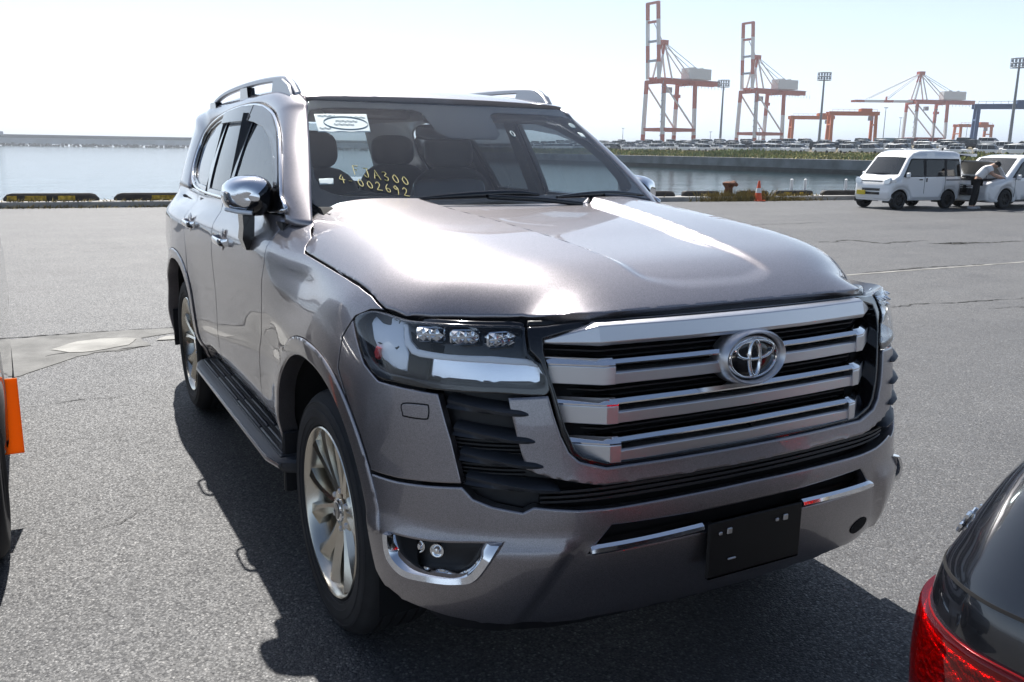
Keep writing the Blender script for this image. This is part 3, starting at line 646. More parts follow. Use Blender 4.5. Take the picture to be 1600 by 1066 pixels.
# ---- roof, pillars, glass
def ws_edge(z, s=-1): return wscreen([s*(.792-.147*(z-1.37)/.415)], [z])[0]
ytop = np.linspace(-.64, .64, 21)
rf = [(wscreen([y], [1.793])[0][0]-.006, y) for y in ytop]+[(x, .625) for x in (-1.5,-2,-2.5,-3,-3.5)]+[(-3.93,.60),(-3.95,.3),(-3.955,0),(-3.95,-.3),(-3.93,-.60)]+[(x, -.625) for x in (-3.5,-3,-2.5,-2,-1.5)]
panel('roof', roof, rf, 'suv_paint', suv, res=.07, gap=.0, ref=(0, 0, 1), thick=.03)
def pillar_strip(m):
    A = [ws_edge(z) for z in (1.31, 1.40, 1.48, 1.57, 1.66, 1.74, 1.785)]+[roof([x], [-.627])[0] for x in (-1.38,-1.7,-2.1,-2.5,-2.9,-3.3,-3.6,-3.82)]+[np.array(p) for p in ((-3.92,-.59,1.76),(-3.95,-.61,1.66),(-3.965,-.65,1.52),(-3.975,-.70,1.34))]
    B = [gside([x], [z])[0] for x, z in ((-.64,1.31),(-.735,1.415),(-.845,1.50),(-.96,1.585),(-1.11,1.663),(-1.26,1.717),(-1.36,1.745),(-1.60,1.785),(-1.83,1.802),(-2.12,1.802),(-2.5,1.79),(-2.82,1.77),(-3.05,1.745),(-3.2,1.705),(-3.24,1.66),(-3.25,1.6),(-3.245,1.54),(-3.2,1.46),(-3.08,1.33))]
    A = catmull(A, 5); B = catmull(B, 5); n = 13; V = []; 
    for a, b in zip(A, B):
        mid = (a+b)/2; d = np.linalg.norm(a-b)
        ins = np.array((np.clip(mid[0], -3.0, -1.6), 0, 1.25)); o = mid-ins; t = b-a; o = o-t*np.dot(o, t)/np.dot(t, t); o /= np.linalg.norm(o)
        c = mid+o*d*(.20 if d < .35 else .16)
        for k in range(n):
            s = k/(n-1); V.append((1-s)**2*a+2*s*(1-s)*c+s*s*b)
    F = [(i*n+k, i*n+k+1, (i+1)*n+k+1, (i+1)*n+k) for i in range(len(A)-1) for k in range(n-1)]
    V = np.array(V); 
    if m: V = V*[1, -1, 1]; F = [tuple(reversed(f)) for f in F]
    o = meshobj('roof_pillar', V, F, 'suv_paint', suv, 180)
    bm = bmesh.new(); bm.from_mesh(o.data); bmesh.ops.recalc_face_normals(bm, faces=bm.faces); bm.to_mesh(o.data); bm.free()
    so = o.modifiers.new('thickness', 'SOLIDIFY'); so.thickness = .012; so.offset = -1
both(pillar_strip)
WSP = [(-.785,1.385),(-.775,1.42),(-.735,1.53),(-.695,1.645),(-.655,1.757),(-.640,1.783)]
wsp = WSP+[(y, 1.7905) for y in np.linspace(-.6, .6, 15)]+[(-y, z) for y, z in reversed(WSP)]+[(y, 1.365) for y in np.linspace(.76, -.76, 15)]
ws_o = panel('windscreen', wscreen, wsp, 'windscreen_glass', suv, res=.05, gap=.0, thick=.006, ref=(1, 0, .8))
FR = [(-.735,1.44),(-.738,1.48),(-.725,1.55),(-.70,1.62),(-.665,1.72),(-.645,1.742),(-.6,1.752)]
fri = FR+[(y, 1.757) for y in np.linspace(-.5, -.2, 4)]+[(-.17,1.745),(-.15,1.66),(-.11,1.635),(.11,1.635),(.15,1.66),(.17,1.745)]+[(y, 1.757) for y in np.linspace(.2, .5, 4)]+[(-y, z) for y, z in reversed(FR)]+[(.70,1.42),(.66,1.412)]+[(y, 1.411) for y in np.linspace(.6, -.6, 13)]+[(-.66,1.412),(-.70,1.42)]
panel('frit_band', lambda y, z: wscreen(y, z, -.008), [(y*.998, z) for y, z in wsp], 'gloss_black', ws_o, res=.06, gap=.0, thick=.001, holes=[fri], ref=(1, 0, .8))
DLO = [(-.70,1.348),(-.735,1.405),(-.83,1.485),(-.937,1.560),(-1.1,1.650),(-1.319,1.726),(-1.576,1.770),(-1.814,1.788),(-2.115,1.788),(-2.5,1.775),(-2.82,1.752),(-3.08,1.715),(-3.20,1.66),(-3.225,1.57),(-3.15,1.455),(-3.0,1.385),(-2.75,1.352),(-2.4,1.345),(-1.6,1.345)]
WF = [(-.90,1.372),(-.93,1.46),(-1.02,1.548),(-1.16,1.632),(-1.36,1.703),(-1.6,1.746),(-1.73,1.755),(-1.66,1.372)]
WR = [(-1.76,1.372),(-1.83,1.758),(-2.2,1.76),(-2.44,1.748),(-2.24,1.372)]
WQ = [(-2.36,1.376),(-2.58,1.738),(-2.85,1.72),(-3.07,1.685),(-3.165,1.645),(-3.185,1.57),(-3.11,1.465),(-2.97,1.405),(-2.75,1.378)]
GS = lambda off: (lambda x, z: gside(x, z, off))
def glasshouse(m):
    panel('window_frame', GS(-.002), DLO, 'gloss_black', suv, res=.07, thick=.02, holes=[WF, WR, WQ], mirror=m)
    panel('window', GS(-.010), WF, 'side_glass', suv, res=.09, gap=-.004, thick=.004, mirror=m)
    panel('window', GS(-.010), WR, 'privacy_glass', suv, res=.09, gap=-.004, thick=.004, mirror=m)
    panel('window', GS(-.010), WQ, 'privacy_glass', suv, res=.09, gap=-.004, thick=.004, mirror=m)
    dl = catmull(DLO, 5, closed=True); p = gside(dl[:, 0], dl[:, 1], .004)
    if m: p = p*[1, -1, 1]
    MB().tube(p, .0085, 6, closed=True).build('window_trim', 'chrome', suv, 180)
    v1 = [(-.80,1.452),(-.84,1.492),(-.945,1.566),(-1.105,1.656),(-1.32,1.732),(-1.576,1.776),(-1.77,1.79),(-1.765,1.708),(-1.642,1.702),(-1.40,1.675),(-1.18,1.622),(-1.0,1.545),(-.9,1.475),(-.845,1.43)]
    panel('door_visor', GS(.016), v1, 'visor_smoke', suv, res=.05, thick=.012, mirror=m)
    v2 = [(-1.785,1.79),(-2.115,1.793),(-2.5,1.78),(-2.60,1.772),(-2.54,1.71),(-2.2,1.712),(-1.775,1.71)]
    panel('door_visor', GS(.016), v2, 'visor_smoke', suv, res=.05, thick=.012, mirror=m)
    # door handles
    for hx, hz in ((-1.50,1.165),(-2.36,1.178)):
        s = -1 if not m else 1
        y = wrap([TX(hx)], [hz])[0][1]*(1 if not m else -1)
        b = MB(); P = [(hx+.115, y-0*s, hz), (hx+.10, y+s*.024, hz), (hx+.05, y+s*.034, hz+.002), (hx-.05, y+s*.034, hz+.003), (hx-.095, y+s*.025, hz+.002), (hx-.115, y, hz+.001)]
        pts = catmull(P, 4); R = []
        for q in pts: R.append([(q[0], q[1]-s*.006*cos(a)*1.0, q[2]+.017*sin(a)) for a in np.linspace(0, 2*pi, 11)[:-1]])
        b.loft(R); hd = b.build('door_handle', 'chrome', suv, 60)
        MB().lathe([(.001,.004),(.045,.004),(.06,-.004)], 18, Matrix.Translation((hx, y+s*.002, hz))@Matrix.Rotation(-s*pi/2, 4, 'X')).build('handle_cup', 'suv_paint', hd, 60)
    # mirror
    s = -1 if not m else 1
    mc = np.array((-.92, s*.955, 1.392)); R1 = []; R2 = []
    for k, (dx, sc) in enumerate(((-.075,.93),(-.06,1.0),(-.02,1.03),(.03,.98),(.065,.86),(.09,.62),(.10,.2))):
        ring = []
        for a in np.linspace(0, 2*pi, 33)[:-1]:
            c, sn = cos(a), sin(a); ry, rz = .090, .078; e = 2.6
            kk = (abs(c)**e+abs(sn)**e)**(-1/e)
            yy, zz = ry*c*kk, rz*sn*kk
            zz *= 1-.12*(s*yy/ry)
            ring.append((mc[0]+dx-.25*s*yy, mc[1]+yy*sc, mc[2]+zz*sc+.006))
        R1.append(ring)
    b = MB(); b.loft(R1); mo = b.build('mirror', ['gloss_black', 'chrome'], suv, 60)
    for pl in mo.data.polygons:
        c = pl.center
        pl.material_index = 1 if (s*(c.y-mc[1])*.9+(c.z-mc[2])*.75 > -.004 and c.z > mc[2]-.05) else 0
    MB().loft([[(mc[0]-.055+dx*w, mc[1]+s*oy+s*dy*w, z) for dx, dy in ((-.04,-.022),(.045,-.022),(.045,.022),(-.04,.022))] for w, oy, z in ((1.1,.0,mc[2]-.06),(1.0,.0,mc[2]-.12),(1.05,.005,1.225),(.8,-.005,1.18))]).build('mirror_arm', 'gloss_black', mo, 50)
    MB().box((mc[0]-.076-0, mc[1], mc[2]), (.006, .14, .11), bev=.003).build('mirror_glass', 'chrome', mo, 30)
    MB().tube([(mc[0]+.088, mc[1]+s*.005, mc[2]-.056), (mc[0]+.06, mc[1]+s*.055, mc[2]-.052), (mc[0]+.005, mc[1]+s*.088, mc[2]-.045)], .009, 8).build('turn_lamp', 'lamp_white', mo, 60)
    # roof rail
    path = catmull([(-1.28,s*.640,1.815),(-1.36,s*.645,1.866),(-1.48,s*.648,1.892),(-1.9,s*.650,1.904),(-2.4,s*.648,1.902),(-2.85,s*.642,1.888),(-3.15,s*.636,1.862),(-3.3,s*.632,1.832)], 6)
    rings = []
    for i, p in enumerate(path):
        w, h = .015, .013
        rings.append([(p[0], p[1]+w*cc, p[2]+h*ss) for cc, ss in ((-1,-.6),(-.6,-1),(.6,-1),(1,-.6),(1,.5),(.5,1),(-.5,1),(-1,.5))])
    rr = MB().loft(rings); rr = rr.build('roof_rail', 'rail_grey', suv, 40)
    b = MB(); b.loft([[(x, s*.65+y, z) for x, y in ((x0,-.022),(x1,-.022),(x1,.022),(x0,.022))] for x0, x1, z in ((-1.66,-1.28,1.80),(-1.62,-1.34,1.86),(-1.60,-1.44,1.89))]).build('rail_foot', 'rail_grey', rr, 30)
    for fx, zz in ((-2.25,1.89),(-3.15,1.85)):
        MB().loft([[(x, s*.65+y, z) for x, y in ((fx-w,-.02),(fx+w,-.02),(fx+w,.02),(fx-w,.02))] for w, z in ((.11,1.79),(.08,zz))]).build('rail_foot', 'gloss_black', rr, 30)
    # running board
    b = MB(); ys = s*.80, s*1.0
    def rb(x, ins=0.): return [(x, s*.80, .405), (x, s*(.985-ins), .392), (x, s*(1.008-ins), .41), (x, s*(1.010-ins), .436), (x, s*(.992-ins), .446), (x, s*.80, .446)]
    b.loft([rb(-.42,.08), rb(-.46,.02), rb(-.55), rb(-1.2), rb(-2.1), rb(-2.22,.02), rb(-2.27,.08)]); st = b.build('running_board', 'grey_trim', suv, 40); MB().tube([(-.45,s*.985,.424),(-.56,s*1.010,.424),(-1.2,s*1.011,.424),(-2.1,s*1.011,.424),(-2.23,s*.985,.424)], .009, 6).build('board_edge', 'satin_silver', st, 60)
    MB().box((-1.34, s*.88, .4485), (1.72, .19, .006), bev=.002).build('tread_mat', 'grey_trim', st, 30)
    for i in range(6):
        for x0, x1 in ((-.50,-.85),(-.87,-1.3),(-1.32,-1.76),(-1.78,-2.18)):
            MB().box(((x0+x1)/2, s*(.805+.031*i), .4535), (x0-x1, .014, .007), bev=.003).build('tread_rib', 'grey_trim', st, 40)
    for bx in (-.75,-1.4,-2.0): MB().bar((bx, s*.55, .40), (bx, s*.85, .41), .05, .03).build('bracket', 'black_plastic', st)
both(glasshouse)
def backl(y, z):
    y = np.asarray(y, float).ravel(); z = np.asarray(z, float).ravel(); return np.c_[-3.985+.06*(z-1.36)/.4-.0*y-.03*(1-(y/.7)**2)+.0, y, z]
panel('rear_window', backl, [(-.70,1.37),(-.66,1.52),(-.60,1.765),(.60,1.765),(.66,1.52),(.70,1.37)], 'side_glass', suv, res=.1, ref=(-1, 0, 0))
# ---- front end
HLP = [(1.362,1.119),(1.309,1.149),(1.224,1.152),(1.109,1.151),(1.003,1.157),(.862,1.16),(.72,1.158),(.706,1.137),(.697,1.094),(.672,1.073),(.656,1.062),(.640,.99),(.782,.992),(.946,.990),(1.077,.990),(1.167,.990),(1.242,1.02),(1.318,1.078)]
HLS = catmull(HLP, 4, closed=True)
BCOR = [(1.167,.982),(1.077,.983),(.946,.983),(.9,.865),(.867,.756),(.962,.746),(1.066,.735),(1.144,.731),(1.225,.729)]+arc(0, .585, 33, 52, 6)+[(1.405,.97),(1.405,1.06),(1.37,1.115),(1.326,1.074),(1.25,1.014)]
LOWR = [(1.222,.722)]+[(1.144,.724),(1.066,.728),(.962,.739),(.867,.75),(.836,.722),(.784,.706),(.706,.694),(.678,.708),(.561,.694),(.463,.69),(.12,.692)]
BOTR = [(1.165,.44),(1.14,.41),(1.049,.378),(.918,.365),(.731,.358),(.491,.35),(.2,.345)]
mir = lambda L: [(-t, z) for t, z in reversed(L)]
RECESS = [(.530,.570),(.466,.642),(.2,.636)]
FOG = [(1.086,.580),(1.083,.535),(1.072,.505),(1.025,.478),(.94,.484),(.867,.494),(.819,.515),(.760,.609),(.84,.603),(.95,.59)]
FOGI = [(1.062,.574),(1.057,.540),(1.045,.518),(1.005,.503),(.93,.508),(.872,.518),(.845,.54),(.812,.598),(.95,.585)]
bp = LOWR+mir(LOWR)+mir([(1.222,.722),(1.205,.62),(1.188,.54)]+BOTR)+list(reversed(BOTR))+[(1.188,.54),(1.205,.62)]
bp = LOWR+[(0,.693)]+mir(LOWR)+[(-1.205,.62),(-1.188,.54)]+[(-t, z) for t, z in BOTR]+[(0,.343)]+list(reversed(BOTR))+[(1.188,.54),(1.205,.62)]
rec = RECESS+[(0,.636)]+mir(RECESS)+[(-.2,.575),(.2,.575)]
front_bumper = panel('front_bumper', wrap, bp, 'suv_paint', suv, res=.03, thick=.04, holes=[rec, FOG, [(-t, z) for t, z in FOG]], roll=.006)
panel('bumper_recess', CW(-.05), [(t*1.05, z+(.02 if z > .6 else -.02)) for t, z in rec], 'dark_void', front_bumper, res=.08)
panel('lower_lip', CW(-.03), [(1.05,.372),(.7,.352),(0,.338),(-.7,.352),(-1.05,.372),(-.95,.30),(0,.285),(.95,.30)], 'black_plastic', front_bumper, res=.06, thick=.1)
panel('lip_line', CW(-.004), [(.52,.388),(.3,.383),(0,.381),(-.3,.383),(-.52,.388),(-.52,.378),(0,.369),(.52,.378)], 'black_plastic', front_bumper, res=.05, thick=.01)
panel('intake_void', CW(-.07), [(1.0,.66),(.96,1.0),(.7,1.18),(0,1.18),(-.7,1.18),(-.96,1.0),(-1.0,.66)], 'dark_void', suv, res=.07)
for k in range(3):
    z = .705+.014*k
    panel('intake_slat', CW(-.025+.004*k), [(.66,z),(.3,z-.004),(0,z-.004),(-.3,z-.004),(-.66,z),(-.66,z+.006),(0,z+.003),(.66,z+.006)], 'black_plastic', front_bumper, res=.08, thick=.02, gap=0, roll=.001)
GI = [(.640,.99),(.625,.94),(.605,.885),(.583,.843),(.553,.818),(.476,.796),(.3,.794)]
GO = [(.752,.986),(.739,.935),(.721,.869),(.700,.803),(.64,.781),(.566,.764),(.486,.748),(.3,.745)]
uf = GO+[(0,.744)]+mir(GO)+[(-t, z) for t, z in GI]+[(0,.794)]+list(reversed(GI))
panel('grille_frame', CW(.006), uf, 'suv_paint', suv, res=.03, thick=.05, roll=.007)
# black grille surround
SO = [(.702,1.155),(.700,1.126),(.695,1.097),(.668,1.072),(.655,1.045),(.634,.987),(.606,.887),(.582,.838),(.550,.813),(.476,.790),(.3,.789)]
SI = [(.652,1.10),(.642,1.06),(.620,1.0),(.588,.9),(.562,.846),(.54,.828),(.47,.806),(.3,.803)]
TOP = [(0,1.172),(.3,1.172),(.49,1.172),(.56,1.166),(.64,1.158)]
TOPI = [(0,1.150),(.3,1.150),(.49,1.150),(.58,1.139),(.650,1.124)]
so_ = [(t, z) for t, z in TOP]+SO+[(0,.788)]+mir(SO)+[(-t, z) for t, z in reversed(TOP[1:])]
si_ = TOPI+SI+[(0,.803)]+mir(SI)+[(-t, z) for t, z in reversed(TOPI[1:])]
grille = panel('grille_surround', CW(-.004), so_, 'gloss_black', suv, res=.03, thick=.05, holes=[si_], roll=.006)
# seal strip under the bonnet lip
panel('bonnet_seal', lambda t, z: wrap(t, z, -.03), [(t, z+.008) for t, z in TOP]+[(.70,1.165),(.70,1.15),(.64,1.15),(.49,1.16),(0,1.16),(-.49,1.16),(-.64,1.15),(-.70,1.15),(-.70,1.165)]+[(-t, z+.008) for t, z in reversed(TOP[1:])], 'black_plastic', grille, res=.06, thick=.02)
def sweep(path, sections):
    """path: plan points (x,y); sections: for each point a list of (d,z): d forward of the path"""
    R = []
    for (x, y), sec in zip(path, sections): R.append([(x+d, y, z) for d, z in sec])
    return MB().loft(R)
KX, KY, EX, EY = .893, .475, .812, .592
def barpath(top, ks=1.):
    # outer tips draw in towards the bottom of the grille
    f = (1.07-top)/.104; ey = EY-.0255*f; ex = EX+.0145*f; ky = KY-.010*f; kx = KX+.006*f
    return [(ex, -ey), (kx, -ky), (.912, -.22), (.918, 0), (.912, .22), (kx, ky), (ex, ey)]
P0 = [(.806,-.600), (.880,-.482), (.903,-.22), (.909,0), (.903,.22), (.880,.482), (.806,.600)]
s0 = [(-.06,1.165),(-.012,1.163),(.0,1.158),(.012,1.118),(.006,1.108),(-.06,1.106)]
sE = [(-.06,1.121),(-.004,1.121),(.0,1.119),(.004,1.113),(.0,1.109),(-.06,1.109)]
sweep(P0, [sE]+[s0]*5+[sE]).build('grille_bar', 'satin_silver', grille, 25, bevel=.002)
for i in range(3):
    tp = 1.072-.1045*i; pth = barpath(tp)
    full = [(-.07,tp),(-.014,tp),(.004,tp-.014),(.008,tp-.018),(.010,tp-.064),(-.07,tp-.066)]
    for s in (-1, 1):                                            # solid outer ends
        (ax, ay), (bx, by) = pth[0], pth[1]
        if s > 0: ay, by = -ay, -by
        cx_, cy_ = bx+.006, by*.93
        o = sweep([(ax, ay), (bx, by), (cx_, cy_)], [full, full, full]).build('grille_bar_end', 'satin_silver', grille, 25, bevel=.0015)
        sweep([(ax+.001, ay), (bx+.001, by), (cx_+.001, cy_)], [[(-.05,tp+.002),(-.0125,tp+.002),(.0055,tp-.0125),(.0055,tp-.016),(-.05,tp-.016)]]*3).build('chrome_edge', 'chrome', o, 25)
    inner = [(pth[1][0], pth[1][1]*.96)]+pth[2:5]+[(pth[5][0], pth[5][1]*.96)]
    inner = [(x+.004, y) for x, y in inner]
    sweep(inner, [[(-.03,tp),(-.006,tp-.001),(.003,tp-.010),(.002,tp-.014),(-.03,tp-.015)]]*5).build('grille_chrome_line', 'chrome', grille, 25)
    sweep(inner, [[(-.04,tp-.032),(-.002,tp-.032),(.004,tp-.036),(.006,tp-.064),(-.04,tp-.066)]]*5).build('grille_bar', 'satin_silver', grille, 25, bevel=.0015)
for i in range(4):                                               # thin black fins between the bars
    z0 = 1.096-.1045*i
    for k in range(2):
        z = z0-.008-.016*k
        sweep([(x-.035, y*.985) for x, y in barpath(1.07-.1045*max(0, i-.3))], [[(-.03,z+.003),(.0,z+.002),(.0,z-.002),(-.03,z-.003)]]*7).build('grille_fin', 'black_plastic', grille, 25)
MB().lathe([(.0,.012),(.010,.012),(.013,.004),(.013,-.03)], 16, Matrix.Translation((.905,.035,.845))@Matrix.Rotation(pi/2, 4, 'Y')).build('front_camera', 'gloss_black', grille, 40)
# emblem: oval ring, black disc, three interlocking ovals
EM = Matrix.Translation((.915, 0, 1.041))@Matrix.Scale(.94, 4)@Matrix.Rotation(radians(-4), 4, 'Y')
def oval_ring(cx, cy, a, b, w, x0, x1, n=56, w2=None):
    """oval ring in the emblem plane: local y,z; depth along local x"""
    v = []; f = []; w2 = w2 or w
    for k in range(n):
        t = 2*pi*k/n; c, s_ = cos(t), sin(t)
        for (ra, rb, x) in ((a, b, x0), (a-w*.15, b-w2*.15, x1*.9+x0*.1), (a-w*.5, b-w2*.5, x1), (a-w*.85, b-w2*.85, x1*.9+x0*.1), (a-w, b-w2, x0)): v.append(EM@Vector((x, cx+ra*c, cy+rb*s_)))
    for k in range(n):
        for i in range(4): f.append((k*5+i, ((k+1) % n)*5+i, ((k+1) % n)*5+i+1, k*5+i+1))
    return MB().add(v, f)
emb = oval_ring(0, 0, .124, .084, .021, -.03, .036, w2=.016).build('emblem', 'satin_silver', grille, 60)
v = [EM@Vector((.024, 0, 0))]; f = []
for j, (k, x) in enumerate(((.5,.022),(.9,.016),(1.0,.008))):
    for i in range(48): v.append(EM@Vector((x, .104*k*cos(2*pi*i/48), .069*k*sin(2*pi*i/48))))
for i in range(48):
    f.append((0, 1+i, 1+(i+1) % 48))
    for j in range(2): f.append((1+j*48+i, 1+j*48+(i+1) % 48, 1+(j+1)*48+(i+1) % 48, 1+(j+1)*48+i))
MB().add(v, f).build('badge_disc', 'gloss_black', emb, 180)
oval_ring(0, 0, .097, .063, .012, .008, .025, w2=.007).build('badge_oval', 'chrome', emb, 60)
oval_ring(0, .023, .078, .033, .013, .014, .030, w2=.010).build('badge_oval', 'chrome', emb, 60)
oval_ring(0, -.001, .026, .058, .011, .014, .031, w2=.010).build('badge_oval', 'chrome', emb, 60)
# bumper corners, side vents, headlights, fog lamps
def frontside(m):
    sg = 1 if not m else -1
    bc = panel('bumper_corner', wrap, BCOR, 'suv_paint', suv, res=.03, mirror=m, thick=.03)
    wa = catmull([(1.058,.940),(.984,.949),(.973,.944),(.972,.920),(.983,.912),(1.048,.909),(1.056,.914)], 5, closed=True)
    panel('washer_cover', CW(.0012), wa, 'suv_paint', bc, res=.02, mirror=m, gap=.001, thick=.004, roll=.002)
    panel('washer_gap', CW(.0006), offset_poly(wa, -.0025), 'dark_void', bc, res=.03, mirror=m, gap=0, thick=.002, roll=.0005)
    vent = panel('side_vent', CW(-.055), [(.975,1.0),(.93,.85),(.9,.74),(.83,.70),(.70,.68),(.62,.70),(.63,.8),(.68,.9),(.72,1.0)], 'black_plastic', suv, res=.04, mirror=m)
    for i, ((t0, z0), (t1, z1)) in enumerate((((.926,.962),(.695,.944)),((.903,.893),(.677,.876)),((.882,.830),(.655,.812)),((.862,.768),(.610,.748)))):
        n = 26; R = []
        for k in range(n+1):
            s_ = k/n; t = t0+(t1-t0)*s_; z = z0+(z1-z0)*s_; th = .0145*(1-.25*s_) if s_ < .86 else .0145*.785*(1-((s_-.86)/.14)**2*.85)
            of = -.024+(.035 if i < 3 else .03)*min(1, max(0, s_/.72))**1.3
            q = [wrap([t], [z+a*th], -.05)[0] if False else wrap([t], [z+a*th], o)[0] for a, o in ((1,-.05),(.75,of),(.2,of+.008),(-.5,of+.004),(-1,-.008),(-1,-.05))]
            R.append([(p[0], p[1]*sg, p[2]) for p in q])
        MB().loft(R).build('vent_slat', 'grey_trim', vent, 45)
    for i in range(14):
        z = .735+.0105*i; t0 = .875+.028*(z-.735)/.12; t1 = .70
        R = []
        for k in range(6):
            t = t0+(t1-t0)*k/5; R.append([(p[0], p[1]*sg, p[2]) for p in (wrap([t], [z+.002], -.05)[0], wrap([t], [z+.002], -.038)[0], wrap([t], [z-.002], -.038)[0], wrap([t], [z-.002], -.05)[0])])
        MB().loft(R).build('vent_rib', 'black_plastic', vent, 30)
    # headlight: dark bucket, pale reflectors, light guide, three projectors, clear lens
    hl = panel('headlight', CW(-.060), HLS, 'gloss_black', suv, res=.04, mirror=m, gap=.004, thick=.01)
    bez = panel('bezel', CW(.0005), HLS, 'gloss_black', hl, res=.03, mirror=m, gap=.002, thick=.055, holes=[catmull([(1.335,1.110),(1.30,1.140),(1.22,1.143),(1.10,1.140),(1.0,1.145),(.862,1.149),(.73,1.149),(.716,1.135),(.708,1.092),(.682,1.068),(.668,1.056),(.655,1.012),(.782,1.014),(.946,1.013),(1.077,1.013),(1.155,1.015),(1.222,1.038),(1.295,1.085)], 4, closed=True)])
    panel('lens', CW(.004), HLS, 'lamp_glass', hl, res=.03, mirror=m, gap=.003, thick=.003)
    panel('reflector', CW(-.035), [(.655,1.010),(.655,1.052),(.70,1.062),(.82,1.066),(.925,1.066),(1.05,1.068),(1.07,1.05),(1.06,1.012)], 'lamp_grey', hl, res=.03, mirror=m, thick=.02)
    panel('light_guide', CW(-.012), [(.655,1.050),(.66,1.066),(.70,1.078),(.80,1.084),(.93,1.082),(1.043,1.084),(1.075,1.100),(1.112,1.138),(1.138,1.138),(1.100,1.088),(1.062,1.066),(1.03,1.062),(.925,1.063),(.814,1.063),(.70,1.058)], 'lamp_white', hl, res=.02, mirror=m, thick=.03, roll=.005)
    panel('side_reflector', CW(-.022), [(1.075,1.016),(1.08,1.066),(1.11,1.095),(1.145,1.138),(1.22,1.141),(1.30,1.136),(1.31,1.11),(1.265,1.07),(1.20,1.035),(1.14,1.018)], 'lamp_pale', hl, res=.03, mirror=m, thick=.02, roll=.005)
    for k, (t, z) in enumerate(((1.010,1.122),(.895,1.124),(.785,1.122))):
        q = wrap([t], [z], -.024)[0]; a = wrap([t+.01], [z], -.02)[0]; tg = Vector(a-q); tg.z = 0; tg.normalize(); n_ = Vector((-tg.y, tg.x, 0))
        if n_.x < 0: n_ = -n_
        M = Matrix(((tg.x, 0, n_.x, q[0]), (tg.y, 0, n_.y, q[1]), (0, 1, 0, q[2]), (0, 0, 0, 1)))
        b = MB().box((0, 0, 0), (.078, .040, .03), M=M, bev=.008); b = b if not m else b.mirrored(); pj = b.build('projector', 'chrome', hl, 40)
        b = MB()
        for i in range(4):
            for j in range(2):
                cx_, cy_ = (-.027+.018*i), (-.009+.018*j); hh = .012+.006*((i+j) % 2); c4 = [(-.0085,-.0085),(.0085,-.0085),(.0085,.0085),(-.0085,.0085)]
                b.add([M@Vector((cx_+p[0], cy_+p[1], .012)) for p in c4]+[M@Vector((cx_+.003*(1 if i % 2 else -1), cy_+.002, .014+hh))], [(0,1,4),(1,2,4),(2,3,4),(3,0,4)])
        b = b if not m else b.mirrored(); b.build('lamp_facets', 'chrome', pj, None)
    panel('side_marker', CW(-.012), [(1.205,1.028),(1.200,1.042),(1.208,1.062),(1.228,1.066),(1.232,1.046),(1.222,1.032)], 'lamp_red', hl, res=.02, mirror=m)
    fg = panel('fog_lamp', CW(-.045), [(t, z) for t, z in FOG], 'black_plastic', suv, res=.03, mirror=m, gap=-.01)
    outer = catmull([(1.090,.584),(1.086,.535),(1.070,.502),(1.025,.476),(.94,.481),(.867,.491),(.815,.513),(.757,.612)], 5)
    inner = catmull([(1.066,.578),(1.060,.545),(1.046,.525),(1.008,.512),(.94,.514),(.878,.522),(.845,.545),(.808,.606)], 5)
    R = []
    for a_, b_ in zip(outer, inner):
        pts = [wrap([a_[0]+(b_[0]-a_[0])*k], [a_[1]+(b_[1]-a_[1])*k], o_)[0] for k, o_ in ((0,-.03),(0,.010),(.12,.018),(.55,.012),(.95,-.012),(1.,-.045))]
        R.append([(p[0], p[1]*sg, p[2]) for p in pts])
    MB().loft(R).build('bezel', 'chrome', fg, 35)
    for t in (1.005, .945):
        q = wrap([t], [.556], -.035)[0]; M = Matrix.Translation((q[0], q[1]*sg, q[2]))@Matrix.Rotation(-sg*radians(48 if t > .97 else 42), 4, 'Z')@Matrix.Rotation(pi/2, 4, 'Y')
        MB().lathe([(.0,.010),(.008,.008),(.013,.001),(.017,.004),(.019,.004),(.019,-.012)], 18, M).build('lamp_lens', 'chrome', fg, 40)
    # chrome strip on the skid panel
    R = []
    for k in range(19):
        t = .527+(.186-.527)*k/18; zt = .596+.010*k/18; zb = .567+.016*k/18; e_ = .004 if k == 0 else 0
        pts = [wrap([t], [z], o_)[0] for z, o_ in ((zt-e_,-.03),(zt-e_,.004),(zt-.006-e_,.014),((zt+zb)/2-.003,.017),(zb+.004,.012),(zb,.0),(zb,-.03))]
        R.append([(p[0], p[1]*sg, p[2]) for p in pts])
    MB().loft(R).build('skid_strip', 'chrome', front_bumper, 30)
    q = wrap([.60], [.43], .0)[0]
    # parking sensor
    q = wrap([.42], [.722], -.02)[0]
both(frontside)
hx, hz = wrap([-.60], [.45], .0)[0][:2], .43
# towing-eye cover on the left of the lower bumper
panel('tow_eye_hole', CW(.003), [(-.545+.05*cos(a), .425+.028*sin(a)) for a in np.linspace(0, 2*pi, 17)[:-1]], 'dark_void', front_bumper, res=.02, gap=0, thick=.003, roll=.001)
# number plate carrier, empty
pb = MB().box((.992, 0, .525), (.012, .352, .17), bev=.006).build('plate_carrier', 'plate_black', front_bumper, 30)
for y in (-.105, .105):
    MB().box((1.0, y, .575), (.006, .018, .018), bev=.002).build('plate_clip', 'satin_silver', pb)
    MB().box((1.0, y-.032, .573), (.006, .012, .010), bev=.002).build('plate_clip', 'satin_silver', pb)
MB().box((1.0, -.09, .49), (.006, .03, .006), bev=.002).build('plate_clip', 'satin_silver', pb)
